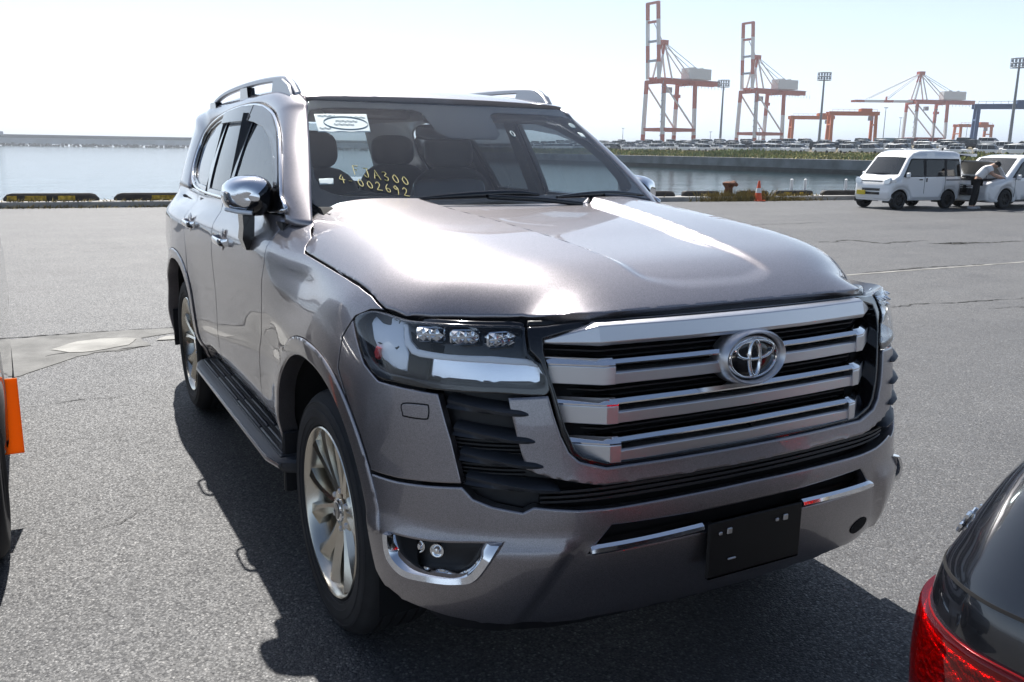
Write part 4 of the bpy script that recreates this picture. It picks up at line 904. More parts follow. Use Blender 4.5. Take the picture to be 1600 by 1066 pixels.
# ---- wheels
def wheel():
    w = empty('wheel', parent=suv); Rt = .408; M = Matrix.Rotation(pi/2, 4, 'X')      # local +Z of the lathe -> -Y: outer face looks to -Y
    prof = [(.282,.10),(.290,.118),(.294,.124),(.300,.124),(.303,.128),(.318,.131),(.320,.134),(.346,.135),(.348,.132),(.366,.129),(.369,.131),(.376,.127),(.378,.122),(.392,.112),(.402,.096)]
    for g in (.06, .02, -.02, -.06): prof += [(.408,g+.016),(.408,g+.006),(.400,g+.004),(.400,g-.004),(.408,g-.006),(.408,g-.016)]
    prof += [(.402,-.096),(.392,-.112),(.372,-.126),(.345,-.133),(.315,-.13),(.282,-.10)]
    MB().lathe(prof, 72, M).build('tyre', 'rubber', w, 35)
    rim = MB().lathe([(.272,-.1),(.268,.06),(.272,.085),(.283,.108),(.287,.122),(.283,.126),(.277,.122),(.270,.104),(.262,.085),(.258,.05),(.255,-.1)], 72, M).build('rim', 'rim_alloy', w, 40)
    MB().lathe([(.0,-.02),(.20,-.02),(.255,-.04)], 40, M).build('rim_back', 'rim_dark', rim, 40)
    MB().lathe([(.05,.0),(.165,.0),(.165,-.02)], 40, M).build('brake_disc', 'brake_steel', w, 40)
    MB().lathe([(.0,.086),(.060,.084),(.085,.074),(.098,.050),(.105,.02)], 40, M).build('hub', 'rim_alloy', rim, 50)
    cap = MB().lathe([(.0,.096),(.034,.094),(.040,.090),(.042,.080)], 32, M).build('hub_cap', 'chrome', rim, 30)
    MB().lathe([(.0,.098),(.027,.0965),(.029,.094)], 32, M).build('hub_badge', 'gloss_black', cap, 30)
    for k in range(6):
        a = 2*pi*(k+.5)/6; MB().lathe([(.0,.088),(.008,.088),(.011,.083),(.011,.06)], 6, M@Matrix.Rotation(a, 4, 'Z')@Matrix.Translation((.067, 0, 0))).build('wheel_nut', 'satin_silver', rim, 30)
    for k in range(6):
        a = 2*pi*k/6+.15
        for sgn, wd, tw in ((-1, .030, .10), (1, .030, .10)):
            Rg = []
            for j, (r, ang, wi, h) in enumerate(((.060, .15, .028, .078), (.11, .15, .025, .085), (.17, .18, .027, .094), (.225, .22, .034, .102), (.268, .25, .044, .107))):
                aa = sgn*ang; ring = []
                for u, dz in ((-1,-.020),(-.85,-.002),(-.15,.004),(.3,-.004),(1,-.016),(1,-.05),(-1,-.05)):
                    ring.append(M@Matrix.Rotation(a+aa, 4, 'Z')@Vector((r, u*wi*(.75 if j < 4 else 1), h+dz)))
                Rg.append(ring)
            MB().loft(Rg).build('spoke', 'rim_alloy', rim, 30)
    return w
w0 = wheel(); w0.location = (0, -.815, HUB_Z)
_spots = [((0, .815, HUB_Z), pi), ((-2.85, -.815, HUB_Z), 0), ((-2.85, .815, HUB_Z), pi)]
def copy_children(src, dst):
    for ch in src.children:
        c = ch.copy(); COL.objects.link(c); c.parent = dst
        for g in ch.children:
            d = g.copy(); COL.objects.link(d); d.parent = c
for loc, rz in _spots:
    w = w0.copy(); COL.objects.link(w); w.parent = suv; w.location = loc; w.rotation_euler = (0, random.uniform(-1, 1), rz); copy_children(w0, w)
for wx in WHEELS_X:
    for s in (-1, 1):
        R = []
        for a in np.radians(np.linspace(-12, 192, 26)):
            c, s_ = cos(a), sin(a); k = (abs(c)**2.3+abs(s_)**2.3)**(-1/2.3)
            R.append([(wx+.535*c*k, s*y, HUB_Z+.535*s_*k) for y in (.955, .80, .52)])
        MB().loft(R, cap=False, closed=False).build('wheel_well', 'dark_void', suv, 60)
        MB().prism([(wx+.56*cos(a), .45+.5*sin(a)) for a in np.linspace(0, pi, 20)], .5, .51, Matrix(((1,0,0,0),(0,0,s,0),(0,1,0,0),(0,0,0,1)))).build('wheel_well', 'dark_void', suv, None)
        MB().box((wx-.50, s*.86, .42), (.02, .20, .24), bev=.006).build('mud_flap', 'black_plastic', suv, 30)
MB().box((-1.5, 0, .38), (4.6, 1.0, .18)).build('underbody', 'dark_void', suv)
MB().box((-1.9, 0, .49), (3.3, 1.6, .08)).build('floor_pan', 'dark_void', suv)
MB().box((-.74, 0, 1.338), (.52, 1.52, .03)).build('dash_shelf', 'black_plastic', suv)  # slab added to stop sunlight leaking forward under the cowl
MB().box((-.70, 0, .92), (.03, 1.62, .86)).build('firewall', 'dark_void', suv)  # unseen panel added to keep sunlight from streaking through the engine bay
# ---- wipers and cowl
cow = [wscreen([y], [1.372])[0] for y in np.linspace(-.77, .77, 19)]
R = [[(p[0]+.004, p[1], 1.372), (p[0]+.04, p[1], 1.368), (p[0]+.10, p[1], 1.355-.03*abs(p[1])), (p[0]+.10, p[1], 1.32), (p[0]-.02, p[1], 1.32)] for p in cow]
MB().loft(R).build('cowl', 'dark_void', suv, 40)
def wiper(pts, lift=.02):
    P = []
    for y, z in pts:
        p = wscreen([y], [z], .03)[0]; P.append((p[0]+lift*.3, p[1], p[2]+lift*.4))
    P = catmull(P, 6); n = len(P)
    o = MB().tube(P, [.006+.010*sin(pi*k/(n-1)) for k in range(n)], 6).build('wiper', 'gloss_black', suv, 60); return o
wi = wiper([(-.40,1.395),(-.22,1.405),(.0,1.412),(.12,1.405)])
MB().tube([tuple(wscreen([y], [z], o)[0]) for y, z, o in ((-.12,1.408,.05),(.12,1.395,.06),(.30,1.375,.06))], .011, 6).build('wiper_arm', 'gloss_black', wi, 60)
wi = wiper([(.20,1.395),(.38,1.402),(.55,1.402),(.72,1.392)])
MB().tube([tuple(wscreen([y], [z], o)[0]) for y, z, o in ((.46,1.404,.05),(.62,1.394,.06),(.72,1.378,.06))], .011, 6).build('wiper_arm', 'gloss_black', wi, 60)
# ---- papers and handwriting on the windscreen (inside of the glass)
def onglass(y, z, off=-.012): return wscreen([y], [z], off)[0]
WSF = lambda off: (lambda y, z: wscreen(y, z, off))
ps = panel('paper_sheet', WSF(.004), [(-.640,1.728),(-.424,1.733),(-.446,1.657),(-.657,1.653)], 'paper', ws_o, res=.05, gap=0, thick=.001, ref=(1, 0, .8))
b = MB()
b.tube([onglass(-.53+.088*cos(a), 1.692+.026*sin(a), .006) for a in np.linspace(0, 2*pi, 40)[:-1]], .0018, 5, closed=True)
for z, y0, y1 in ((1.72,-.63,-.56),(1.717,-.50,-.44),(1.700,-.57,-.48),(1.686,-.58,-.50),(1.668,-.645,-.60)):
    b.tube([onglass(y, z+.002*sin(y*300), .007) for y in np.linspace(y0, y1, 12)], .0012, 4)
b.build('paper_print', 'paper_grey', ps, None)
panel('sticker', WSF(.004), [(-.729,1.473),(-.676,1.475),(-.683,1.454),(-.734,1.452)], 'paper', ws_o, res=.03, gap=0, thick=.001, ref=(1, 0, .8))
panel('sticker', WSF(.004), catmull([(.600,1.716),(.616,1.724),(.634,1.716),(.63,1.70),(.605,1.70)], 4, closed=True), 'paper_grey', ws_o, res=.02, gap=0, thick=.001, ref=(1, 0, .8))
panel('sticker', WSF(.004), [(.618,1.680),(.645,1.676),(.648,1.654),(.622,1.658)], 'paper', ws_o, res=.02, gap=0, thick=.001, ref=(1, 0, .8))
MB().tube([onglass(.212+.008*cos(a), 1.662+.012*sin(a), .004) for a in np.linspace(0, 2*pi, 14)[:-1]], .0025, 5, closed=True).build('sticker', 'paper', ws_o, None)
GLY = {'F': [[(0,0),(.1,1),(.75,1.05)],[(.05,.55),(.5,.6)]], 'J': [[(.15,.95),(.8,1.0)],[(.55,1.0),(.5,.15),(.25,-.05),(0,.2)]], 'A': [[(0,0),(.4,1),(.75,-.02)],[(.15,.38),(.65,.4)]],
 '3': [[(.05,.9),(.35,1),(.55,.8),(.25,.55),(.6,.35),(.4,.02),(.05,.1)]], '0': [[(.3,.85),(.05,.5),(.2,.08),(.55,.1),(.65,.5),(.45,.85),(.3,.85)]], '4': [[(.45,1),(.0,.4),(.75,.42)],[(.5,.75),(.42,-.05)]],
 '-': [[(0,.42),(.45,.45)]], '2': [[(.05,.75),(.3,1),(.55,.75),(.3,.35),(0,.02),(.7,.05)]], '6': [[(.5,1),(.15,.6),(.1,.15),(.4,0),(.6,.3),(.35,.5),(.12,.3)]], '9': [[(.55,.75),(.3,1),(.08,.75),(.3,.55),(.55,.75),(.5,.3),(.35,-.05)]]}
def scrawl(txt, a, b, h, adv):
    B = MB(); a = np.array(a); b = np.array(b); u = (b-a)/np.linalg.norm(b-a); x = 0.; n = len(txt)
    vdir = np.array((u[1]*-1, u[0])); vdir = np.array((.06, 1.))
    L = np.linalg.norm(b-a)/n
    for i, c in enumerate(txt):
        for st in GLY[c]:
            pts = catmull([a+u*(i+p*.82)*L+vdir*q*h for p, q in st], 4) if len(st) > 2 else [a+u*(i+p*.82)*L+vdir*q*h for p, q in st]
            if c in 'FA' : pts = [a+u*(i+p*.82)*L+vdir*q*h for p, q in st]
            B.tube([onglass(p[0], p[1], .004) for p in pts], [.0014+.0007*abs(sin(i*2.3+k_*.9)) for k_ in range(len(pts))], 5)
    return B
wr = scrawl('FJA300', (-.59,1.488), (-.385,1.446), .034, 0); w2 = scrawl('4-002692', (-.655,1.460), (-.405,1.405), .030, 0); wr.add(w2.v, w2.f)
wr.build('handwriting', 'grease_yellow', ws_o, None, label='yellow handwritten letters and numbers on the windscreen')
# ---- cabin
def cushion(name, c, d, m, parent, rot=(0, 0, 0), e=3.2, n=14):
    M = Matrix.Translation(c)@Matrix.Rotation(rot[2], 4, 'Z')@Matrix.Rotation(rot[1], 4, 'Y')@Matrix.Rotation(rot[0], 4, 'X'); R = []
    for j in range(n+1):
        ph = -pi/2+pi*j/n; cp, sp = cos(ph), sin(ph); zc = abs(sp)**(2/e)*(1 if sp > 0 else -1); rr = abs(cp)**(2/e)
        R.append([M@Vector((d[0]/2*rr*abs(cos(a))**(2/e)*(1 if cos(a) > 0 else -1), d[1]/2*rr*abs(sin(a))**(2/e)*(1 if sin(a) > 0 else -1), d[2]/2*zc)) for a in np.linspace(0, 2*pi, 25)[:-1]])
    return MB().loft(R, cap=False).build(name, m, parent, 60)
for y, x, mt in ((-.40,-1.78,'leather'),(.40,-1.78,'leather'),(-.42,-2.72,'leather'),(.42,-2.72,'leather')):
    st = cushion('seat', (x+.22, y, .86), (.56, .54, .2), mt, suv)
    cushion('seat_back', (x-.10, y, 1.17), (.18, .52, .66), mt, st, (0, radians(-16), 0))
    cushion('headrest', (x-.20, y, 1.575), (.11, .29, .20), mt, st, (0, radians(-10), 0))
    MB().tube([(x-.18, y-.06, 1.42), (x-.19, y-.06, 1.55)], .007, 6).tube([(x-.18, y+.06, 1.42), (x-.19, y+.06, 1.55)], .007, 6).build('headrest_post', 'chrome', st)
cushion('dashboard', (-.95, 0, 1.17), (.52, 1.52, .34), 'black_plastic', suv, e=5)
cushion('instrument_hood', (-1.02, -.40, 1.345), (.30, .42, .10), 'black_plastic', suv, e=3)
cushion('centre_screen', (-1.08, 0, 1.36), (.05, .36, .20), 'gloss_black', suv, (0, radians(-12), 0), e=6)
SWM = Matrix.Translation((-1.26, -.40, 1.22))@Matrix.Rotation(radians(-64), 4, 'Y')
sw = MB().tube([SWM@Vector((.185*cos(a), .185*sin(a), 0)) for a in np.linspace(0, 2*pi, 33)[:-1]], .016, 8, closed=True).build('steering_wheel', 'leather', suv, 60)
MB().bar(SWM@Vector((0, -.18, 0)), SWM@Vector((0, .18, 0)), .05, .02).bar(SWM@Vector((-.18, 0, 0)), SWM@Vector((.02, 0, 0)), .05, .02).build('steering_spoke', 'leather', sw)
cushion('interior_mirror', (-1.19, 0, 1.665), (.04, .25, .075), 'gloss_black', suv, e=4)
cushion('sensor_pod', (-1.14, 0, 1.735), (.14, .20, .07), 'black_plastic', suv, e=4)
MB().box((-2.4, 0, 1.775), (2.5, 1.15, .02)).build('headliner', 'leather_tan', suv)
for s in (-1, 1):
    MB().bar((-1.68, s*.83, 1.32), (-1.80, s*.70, 1.74), .14, .05).build('door_pillar', 'black_plastic', suv)
    MB().bar((-2.30, s*.83, 1.32), (-2.50, s*.66, 1.74), .12, .05).build('door_pillar', 'black_plastic', suv)
    MB().box((-1.55, s*.86, 1.05), (1.8, .06, .52)).build('door_card', 'black_plastic', suv)
    cushion('sun_visor', (-1.20, s*.36, 1.75), (.17, .40, .03), 'leather_tan', suv, (0, radians(18), 0), e=5)
MB().box((-.82, .05, 1.356), (.16, .22, .003)).build('paper_sheet', 'paper', suv)
MB().box((-.84, -.30, 1.3555), (.20, .30, .003), .2).build('paper_sheet', 'paper', suv)
# ---------------------------------------------------------------- other vehicles: shells grown from a side profile, pieces as parts
paintmat('van_white', (.78, .79, .80), .0, .35, .02); paintmat('car_black', (.006, .007, .010), .1, .25, .2); paintmat('car_dark', (.016, .016, .02), .2, .3, .2)
mat('tail_red', (.42, .006, .012), .08, 0, .8, trans=.35); mat('tail_red_deep', (.65, .012, .02), .2, .7, .5, bump=(55, 1., .02)); glassmat('tail_glass', (.80, .05, .07)); mat('tail_dark', (.34, .008, .012), .25, .5); mat('tail_pale', (.55, .05, .06), .15, 0, .8); mat('amber', (.62, .20, .01), .3, 0, .5); translucent('orange_flap', (.85, .30, .01), .6); mat('plate_yellow', (.75, .55, .04), .5); mat('wheel_dark', (.02, .02, .022), .5, .3); mat('alloy_grey', (.35, .35, .36), .35, 1.)
mat('lamp_clear', (.72, .75, .78), .12, .6, .8); mat('engine_dark', (.02, .02, .022), .6); mat('cabin_dark', (.02, .021, .024), .8); mat('hood_under', (.34, .32, .29), .7); mat('cargo_brown', (.18, .09, .06), .8)
glassmat('van_glass', (.42, .47, .48)); glassmat('van_privacy', (.16, .18, .19))
mat('far_glass', (.02, .025, .03), .08, 0, 0, .8)
class Shell:
    """car body: local x forward, y left, z up, wheels on z=0"""
    def __init__(s, name, loc, heading, label, cat, profile, w, belt, tumble, paint, wheels, wr, plan=(.10, 2.5), r=.07, group=None):
        s.root = empty(name, loc, heading, label, cat, group); s.w, s.belt, s.tumble, s.paint, s.wheels, s.wr = w, belt, tumble, paint, wheels, wr
        P = np.array(profile); s.x0, s.x1 = P[:, 0].min(), P[:, 0].max(); s.plan = plan
        D = densify(catmull(profile, 4, closed=True) if False else profile, .06)
        # wheel arches notched into the profile
        zb = P[:, 1].min(); out = []
        lower = [p for p in D]
        poly = []
        for p in D: poly.append(tuple(p))
        s.poly = s._notch(poly); PP = np.array(s.poly); s.prof = PP
        rings = []
        for k in range(6):
            a = k/5*pi/2; ins = r*(1-sin(a)); yo = r*(1-cos(a))
            rings.append((offset_poly(PP, ins), yo))
        R = []
        for Q, yo in rings: R.append([(x, -(s.side(x, z)-yo), z) for x, z in Q])
        for Q, yo in reversed(rings): R.append([(x, (s.side(x, z)-yo), z) for x, z in Q])
        R2 = R[:6]+[[(x, y*.5, z+(.0)) for (x, y, z) in R[5]]]+[[(x, y*.5, z) for (x, y, z) in R[6]]]+R[6:]
        crown = []
        for j, ring in enumerate(R2):
            if j in (6, 7): ring = [(x+(.02 if x > s.x1-.25 else -.02 if x < s.x0+.25 else 0), y, z+(.018 if z > s.belt-.15 else 0)) for x, y, z in ring]
            crown.append(ring)
        s.body = MB().loft(crown, cap=False).build('body', paint, s.root, 40)
        for m in (False, True):
            panel('side_panel', lambda x, z: s.sidep(x, z, 0), offset_poly(PP, r), paint, s.root, res=.16, gap=0., thick=.003, roll=.0, mirror=m, ref=(0, -1, 0), step=.2)
        for wx in wheels:
            for sg in (-1, 1): s.wheel(wx, sg)
        x0, x1 = s.x0, s.x1
    def _notch(s, poly):
        zb = min(p[1] for p in poly); out = []; done = set(); R = s.wr+.055
        for i, p in enumerate(poly):
            hit = [wx for wx in s.wheels if (p[0]-wx)**2+(p[1]-s.wr)**2 < R*R and p[1] < zb+.2]
            if hit:
                wx = hit[0]
                if wx not in done:
                    done.add(wx); dz = zb-s.wr; half = math.sqrt(max(R*R-dz*dz, .01)); a0 = math.atan2(dz, half); fwd = poly[(i+1) % len(poly)][0] > p[0]
                    A = np.linspace(pi-a0, a0, 15) if fwd else np.linspace(a0, pi-a0, 15)
                    out += [(wx+R*cos(a), s.wr+R*sin(a)) for a in A]
            else: out.append(p)
        return out
    def side(s, x, z):
        d, p = s.plan; m = (s.x0+s.x1)/2; h = (s.x1-s.x0)/2; k = abs((x-m)/h)
        return s.w-s.tumble*max(0, z-s.belt)-.04*max(0, .55-z)-d*max(0, k-.72)/.28*max(0, k-.72)/.28
    def sidep(s, x, z, off=0.): return np.array([(a, -(s.side(a, b)+off), b) for a, b in zip(np.ravel(x), np.ravel(z))])
    def side_piece(s, name, poly, m, off=.004, both_=True, thick=.006, parent=None, res=.12, flip=False):
        out = []
        for mir_ in ((False, True) if both_ else ((flip,))): out.append(panel(name, lambda x, z: s.sidep(x, z, off), poly, m, parent or s.root, res=res, gap=.0, thick=thick, roll=.002, mirror=mir_, ref=(0, -1, 0)))
        return out
    def cross_piece(s, name, a, b, wa, wb, m, off=.006, bulge=.04, parent=None, rows=6, cols=13, y0=0.):
        """panel across the car between profile points a and b (x,z) with half widths wa, wb"""
        a = np.array(a); b = np.array(b); d = b-a; n = np.array((-d[1], d[0]))/np.linalg.norm(d); R = []
        if n[0]*(1 if (a[0]+b[0])/2 > (s.x0+s.x1)/2 else -1) < 0 and abs(n[0]) > .3: n = -n
        if abs(n[0]) <= .3 and n[1] < 0: n = -n
        for side_ in (1, 0):
            for i in range(rows+1):
                t = i/rows; c = a+d*t; w = wa+(wb-wa)*t
                R.append([(c[0]+n[0]*(off*side_-.004*(1-side_)+bulge*(1-(k/(cols-1)*2-1)**2)), y0+w*(k/(cols-1)*2-1), c[1]+n[1]*(off*side_-.004*(1-side_)+bulge*(1-(k/(cols-1)*2-1)**2)*.3)) for k in range(cols)])
        V = [p for r in R for p in r]; F = []; N = cols; M_ = rows+1
        for o in (0, M_):
            for i in range(rows):
                for k in range(cols-1): F.append(((o+i)*N+k, (o+i)*N+k+1, (o+i+1)*N+k+1, (o+i+1)*N+k))
        for i in range(rows):
            for k in (0, N-1): F.append((i*N+k, (i+1)*N+k, (M_+i+1)*N+k, (M_+i)*N+k))
        for k in range(cols-1):
            for i in (0, rows): F.append((i*N+k, i*N+k+1, (M_+i)*N+k+1, (M_+i)*N+k))
        return MB().add(V, F).build(name, m, parent or s.root, 35)
    def wheel(s, wx, sg):
        y = s.side(wx, s.wr)-.11; r = s.wr; M = Matrix.Translation((wx, sg*y, r))@Matrix.Rotation(-sg*pi/2, 4, 'X'); w = empty('wheel', parent=s.root)
        MB().lathe([(r*.62,.085),(r*.72,.10),(r*.88,.095),(r*.97,.075),(r,.05),(r,-.05),(r*.97,-.075),(r*.62,-.09)], 32, M).build('tyre', 'rubber', w, 40)
        rim = MB().lathe([(0,.06),(r*.2,.065),(r*.25,.05),(r*.55,.045),(r*.6,.085),(r*.64,.09),(r*.64,-.08)], 32, M).build('rim', getattr(s, 'rimmat', 'wheel_dark'), w, 30)
        b = MB()
        for k in range(8): b.box((0, 0, 0), (r*.42, .035, .02), M=M@Matrix.Rotation(2*pi*k/8, 4, 'Z')@Matrix.Translation((r*.38, 0, .062)))
        b.build('spokes', getattr(s, 'rimmat', 'wheel_dark'), rim, 30)
        A = np.linspace(-.25, pi+.25, 16); MB().loft([[(wx+(r+.05)*cos(a), sg*yy, r+(r+.05)*sin(a)) for yy in (y+.08, y-.25)] for a in A], cap=False, closed=False).build('wheel_well', 'cabin_dark', s.root, 60)
def mirror_part(s, x, z, sg, size, m):
    y = sg*(s.side(x, z)+.10); b = MB(); b.box((x, y, z), (size*.5, size*.75, size), bev=size*.2); o = b.build('mirror', m, s.root, 40)
    MB().bar((x, sg*(s.side(x, z)-.01), z-size*.3), (x, y, z-size*.2), .04).build('mirror_arm', 'black_plastic', o)
# --- small white van, tailgate up
van = Shell('small_van', (-15.85, 22.30, 0), -pi/2-.03, 'small white van with yellow plate and its tailgate raised', 'van',
    [(-1.62,.34),(-1.62,1.1),(-1.58,1.62),(-1.48,1.80),(-1.2,1.86),(-.3,1.885),(.35,1.865),(.62,1.80),(.80,1.66),(1.20,1.10),(1.30,1.03),(1.47,.93),(1.53,.78),(1.545,.50),(1.52,.34),(1.4,.27),(-1.5,.27)], .735, 1.02, .13, 'van_white', (1.13, -1.02), .29, (.09, 2))
V = van
V.cross_piece('windscreen', (1.205,1.10), (.815,1.655), .615, .535, 'far_glass', .006, .05)
V.side_piece('window', [(1.02,1.10),(.74,1.55),(.66,1.58),(.22,1.58),(.22,1.06),(1.0,1.06)], 'van_glass')
V.side_piece('window', [(.10,1.06),(.10,1.58),(-.70,1.58),(-.70,1.06)], 'van_privacy'); V.side_piece('window', [(-.82,1.06),(-.82,1.58),(-1.38,1.55),(-1.46,1.08)], 'van_privacy')
V.side_piece('window_band', [(1.10,1.03),(.77,1.60),(.68,1.62),(-1.42,1.62),(-1.52,1.05)], 'cabin_dark', .001)
for sm in ([(.165,.5),(.165,1.6),(.15,1.6),(.15,.5)], [(-.755,.55),(-.755,1.6),(-.77,1.6),(-.77,.55)]): V.side_piece('door_gap', sm, 'cabin_dark', .003)
V.side_piece('slide_rail', [(-.8,.92),(-1.5,.92),(-1.5,.955),(-.8,.955)], 'grey_trim', .005); V.side_piece('door_handle', [(.40,.93),(.26,.93),(.26,.965),(.40,.965)], 'gloss_black', .012); V.side_piece('door_handle', [(.10,.88),(.05,.88),(.05,1.0),(.10,1.0)], 'gloss_black', .012)
for sg in (-1, 1):
    mirror_part(V, 1.0, 1.09, sg, .19, 'van_white')
    b = MB().loft([[(1.545+dx, sg*y, z) for y, z in ((.42,.80),(.63,.82),(.655,.92),(.62,1.0),(.45,.93))] for dx in (-.10, 0)]); hl = b.build('headlight', 'lamp_clear', V.root, 30)
    MB().loft([[(1.36+dx*.3, sg*(.71+dx), z) for z in (.86, .96)]+[(1.50+dx*.3, sg*(.655+dx), z) for z in (.93, .84)] for dx in (-.03, .012)]).build('lamp_side', 'lamp_clear', hl, 30)
V.cross_piece('grille_slot', (1.553,.865), (1.545,.90), .38, .38, 'gloss_black', .012, .02); V.cross_piece('grille_trim', (1.556,.85), (1.556,.862), .40, .40, 'chrome', .016, .02)
for z in (.62, .50): V.cross_piece('bumper_slot', (1.555,z-.04), (1.555,z+.04), .33, .33, 'gloss_black', .01, .02, y0=-.02)
V.cross_piece('number_plate', (1.575,.44), (1.575,.58), .16, .16, 'plate_yellow', .02, .0, y0=-.36)
V.cross_piece('tail_opening', (-1.62,.55), (-1.60,1.70), .60, .52, 'cabin_dark', .012, .0); MB().box((-1.45, .1, .95), (.3, .8, .35), bev=.02).build('cargo', 'cargo_brown', V.root)
tg = MB().loft([[(-1.48,y,1.80),(-1.50,y,1.76),(-2.32,y*.98,1.70),(-2.36,y*.98,1.76),(-2.3,y,1.80)] for y in (-.56, -.3, 0, .3, .56)]).build('tailgate', 'van_white', V.root, 30)
MB().box((-1.95, 0, 1.715), (.55, .9, .03), bev=.01).build('rear_window', 'far_glass', tg)
for y in (-.5, .5): MB().tube([(-1.55, y, 1.35), (-1.95, y, 1.70)], .012, 6).build('gas_strut', 'black_plastic', tg)
V.cross_piece('wiper', (1.19,1.13), (1.20,1.115), .35, .35, 'gloss_black', .03, .04)
# --- white minivan, bonnet up
mv = Shell('minivan', (-15.25, 26.35, 0), -pi/2+.02, 'white minivan with its bonnet propped open', 'car',
    [(-2.35,.32),(-2.38,1.0),(-2.28,1.55),(-2.1,1.76),(-1.4,1.83),(0,1.83),(.55,1.74),(1.28,1.14),(1.45,1.06),(2.0,.93),(2.15,.84),(2.20,.55),(2.15,.30),(2.0,.22),(-2.2,.24)], .86, 1.0, .17, 'van_white', (1.32, -1.42), .325, (.13, 2))
V = mv; V.rimmat = 'alloy_grey'
V.cross_piece('windscreen', (1.27,1.15), (.58,1.72), .72, .60, 'far_glass', .006, .05)
V.side_piece('window', [(.98,1.10),(.55,1.52),(.42,1.60),(-.25,1.62),(-.22,1.08)], 'van_glass'); V.side_piece('window', [(-.34,1.08),(-.37,1.62),(-1.2,1.60),(-1.15,1.08)], 'van_privacy'); V.side_piece('window', [(-1.27,1.08),(-1.32,1.60),(-1.95,1.56),(-2.05,1.12)], 'van_privacy')
V.side_piece('window_band', [(1.12,1.06),(.62,1.53),(.46,1.63),(-.25,1.66),(-1.95,1.62),(-2.12,1.06)], 'cabin_dark', .001)
V.side_piece('sill_skirt', [(.85,.26),(-.95,.26),(-.95,.31),(.85,.31)], 'grey_trim', .008); V.side_piece('door_gap', [(.95,.4),(.95,1.05),(.935,1.05),(.935,.4)], 'cabin_dark', .003); V.side_piece('door_gap', [(-.27,.4),(-.27,1.6),(-.285,1.6),(-.285,.4)], 'cabin_dark', .003)
V.side_piece('door_handle', [(-.05,.92),(-.22,.92),(-.22,.955),(-.05,.955)], 'chrome', .012)
for sg in (-1, 1):
    mirror_part(V, .92, 1.08, sg, .2, 'van_white')
    b = MB().loft([[(2.12+dx-.22*k, sg*(.50+.24*k), z0), (2.12+dx-.22*k, sg*(.50+.24*k), z1)][:2]+[(2.02+dx-.22*k, sg*(.50+.24*k), z1), (2.02+dx-.22*k, sg*(.50+.24*k), z0)] for k, z0, z1, dx in ((0,.74,.86,.045),(.5,.75,.90,.04),(1,.78,.93,.0),(1.35,.82,.93,-.08))]); hl = b.build('headlight', 'lamp_clear', V.root, 40)
    for k in (.15, .55, .95): MB().lathe([(0,.03),(.03,.028),(.045,.0)], 14, Matrix.Translation((2.165-.22*k, sg*(.50+.24*k), .81+.02*k))@Matrix.Rotation(sg*radians(38), 4, 'Z')@Matrix.Rotation(pi/2, 4, 'Y')).build('lamp_lens', 'lamp_white', hl, 40)
    MB().loft([[(2.16-.25*k+dx, sg*(.56+.2*k), z) for z in (.40, .56)] + [(2.10-.25*k+dx, sg*(.56+.2*k), z) for z in (.56, .40)] for k, dx in ((0,.02),(.5,.02),(1,.02))]).build('fog_recess', 'gloss_black', V.root, 40)
V.cross_piece('grille', (2.185,.44), (2.155,.80), .48, .50, 'gloss_black', .035, .035)
for z in (.70, .76): V.cross_piece('grille_bar', (2.182,z-.012), (2.178,z+.012), .48, .48, 'chrome', .046, .035)
V.cross_piece('bumper_lip', (2.20,.28), (2.20,.34), .60, .60, 'van_white', .02, .03); V.cross_piece('engine_bay', (2.02,.945), (1.36,1.075), .66, .70, 'engine_dark', .006, .02)
for i in range(5): MB().box((1.5+.11*i, -.45+.22*i, 1.06-.018*i), (.16, .22, .08), .2*i, bev=.02).build('engine_cover', 'engine_dark', V.root)
bn = MB().loft([[(1.30, y, 1.13)] + [(1.30+.62*t+.05*sin(t*pi), y*(1-.22*t*t), 1.13+.50*t+.12*sin(t*pi)) for t in (.25,.5,.75,1.)] + [(1.315+.60*t+.05*sin(t*pi), y*(1-.22*t*t), 1.105+.50*t+.12*sin(t*pi)) for t in (1.,.75,.5,.25,.0)] for y in (-.74, -.5, -.2, .2, .5, .74)]).build('open_bonnet', 'van_white', V.root, 40)
MB().loft([[(1.32+.60*t+.05*sin(t*pi), y*(1-.22*t*t), 1.10+.49*t+.12*sin(t*pi)) for t in (.08,.35,.65,.93)]+[(1.335+.60*t+.05*sin(t*pi), y*(1-.22*t*t), 1.085+.49*t+.12*sin(t*pi)) for t in (.93,.65,.35,.08)] for y in (-.62, -.2, .2, .62)]).build('bonnet_liner', 'hood_under', bn, 40)
MB().tube([(1.95, .5, .93), (1.75, .45, 1.42)], .008, 6).build('prop_rod', 'black_plastic', bn)
mv.root.scale = (1, 1, .90); van.root.scale = (1, 1, .93)
# --- dark car whose tail corner fills the lower right corner (nose away to +x): a stack of rounded plan rings
dk = empty('dark_hatchback', (3.86, .44, 0), 0, 'black car showing its red tail lamp and chrome letters at the lower right corner', 'car')
DKT = catmull([(.26,-1.98,1.95,.76,.20),(.34,-2.08,2.08,.83,.24),(.50,-2.14,2.14,.86,.26),(.66,-2.155,2.12,.868,.25),(.76,-2.15,2.02,.866,.24),(.83,-2.14,1.86,.858,.23),(.875,-2.13,1.70,.845,.22),(.92,-2.115,1.50,.82,.21),(.97,-2.10,1.32,.79,.20),(1.05,-2.07,1.14,.75,.20),(1.15,-2.0,.95,.71,.2),(1.28,-1.84,.66,.65,.2),(1.38,-1.60,.38,.58,.2),(1.44,-1.20,.10,.46,.2),(1.46,-.9,-.2,.28,.2)], 4)
def dk_at(z): return [np.interp(z, DKT[:, 0], DKT[:, k]) for k in (1, 2, 3, 4)]
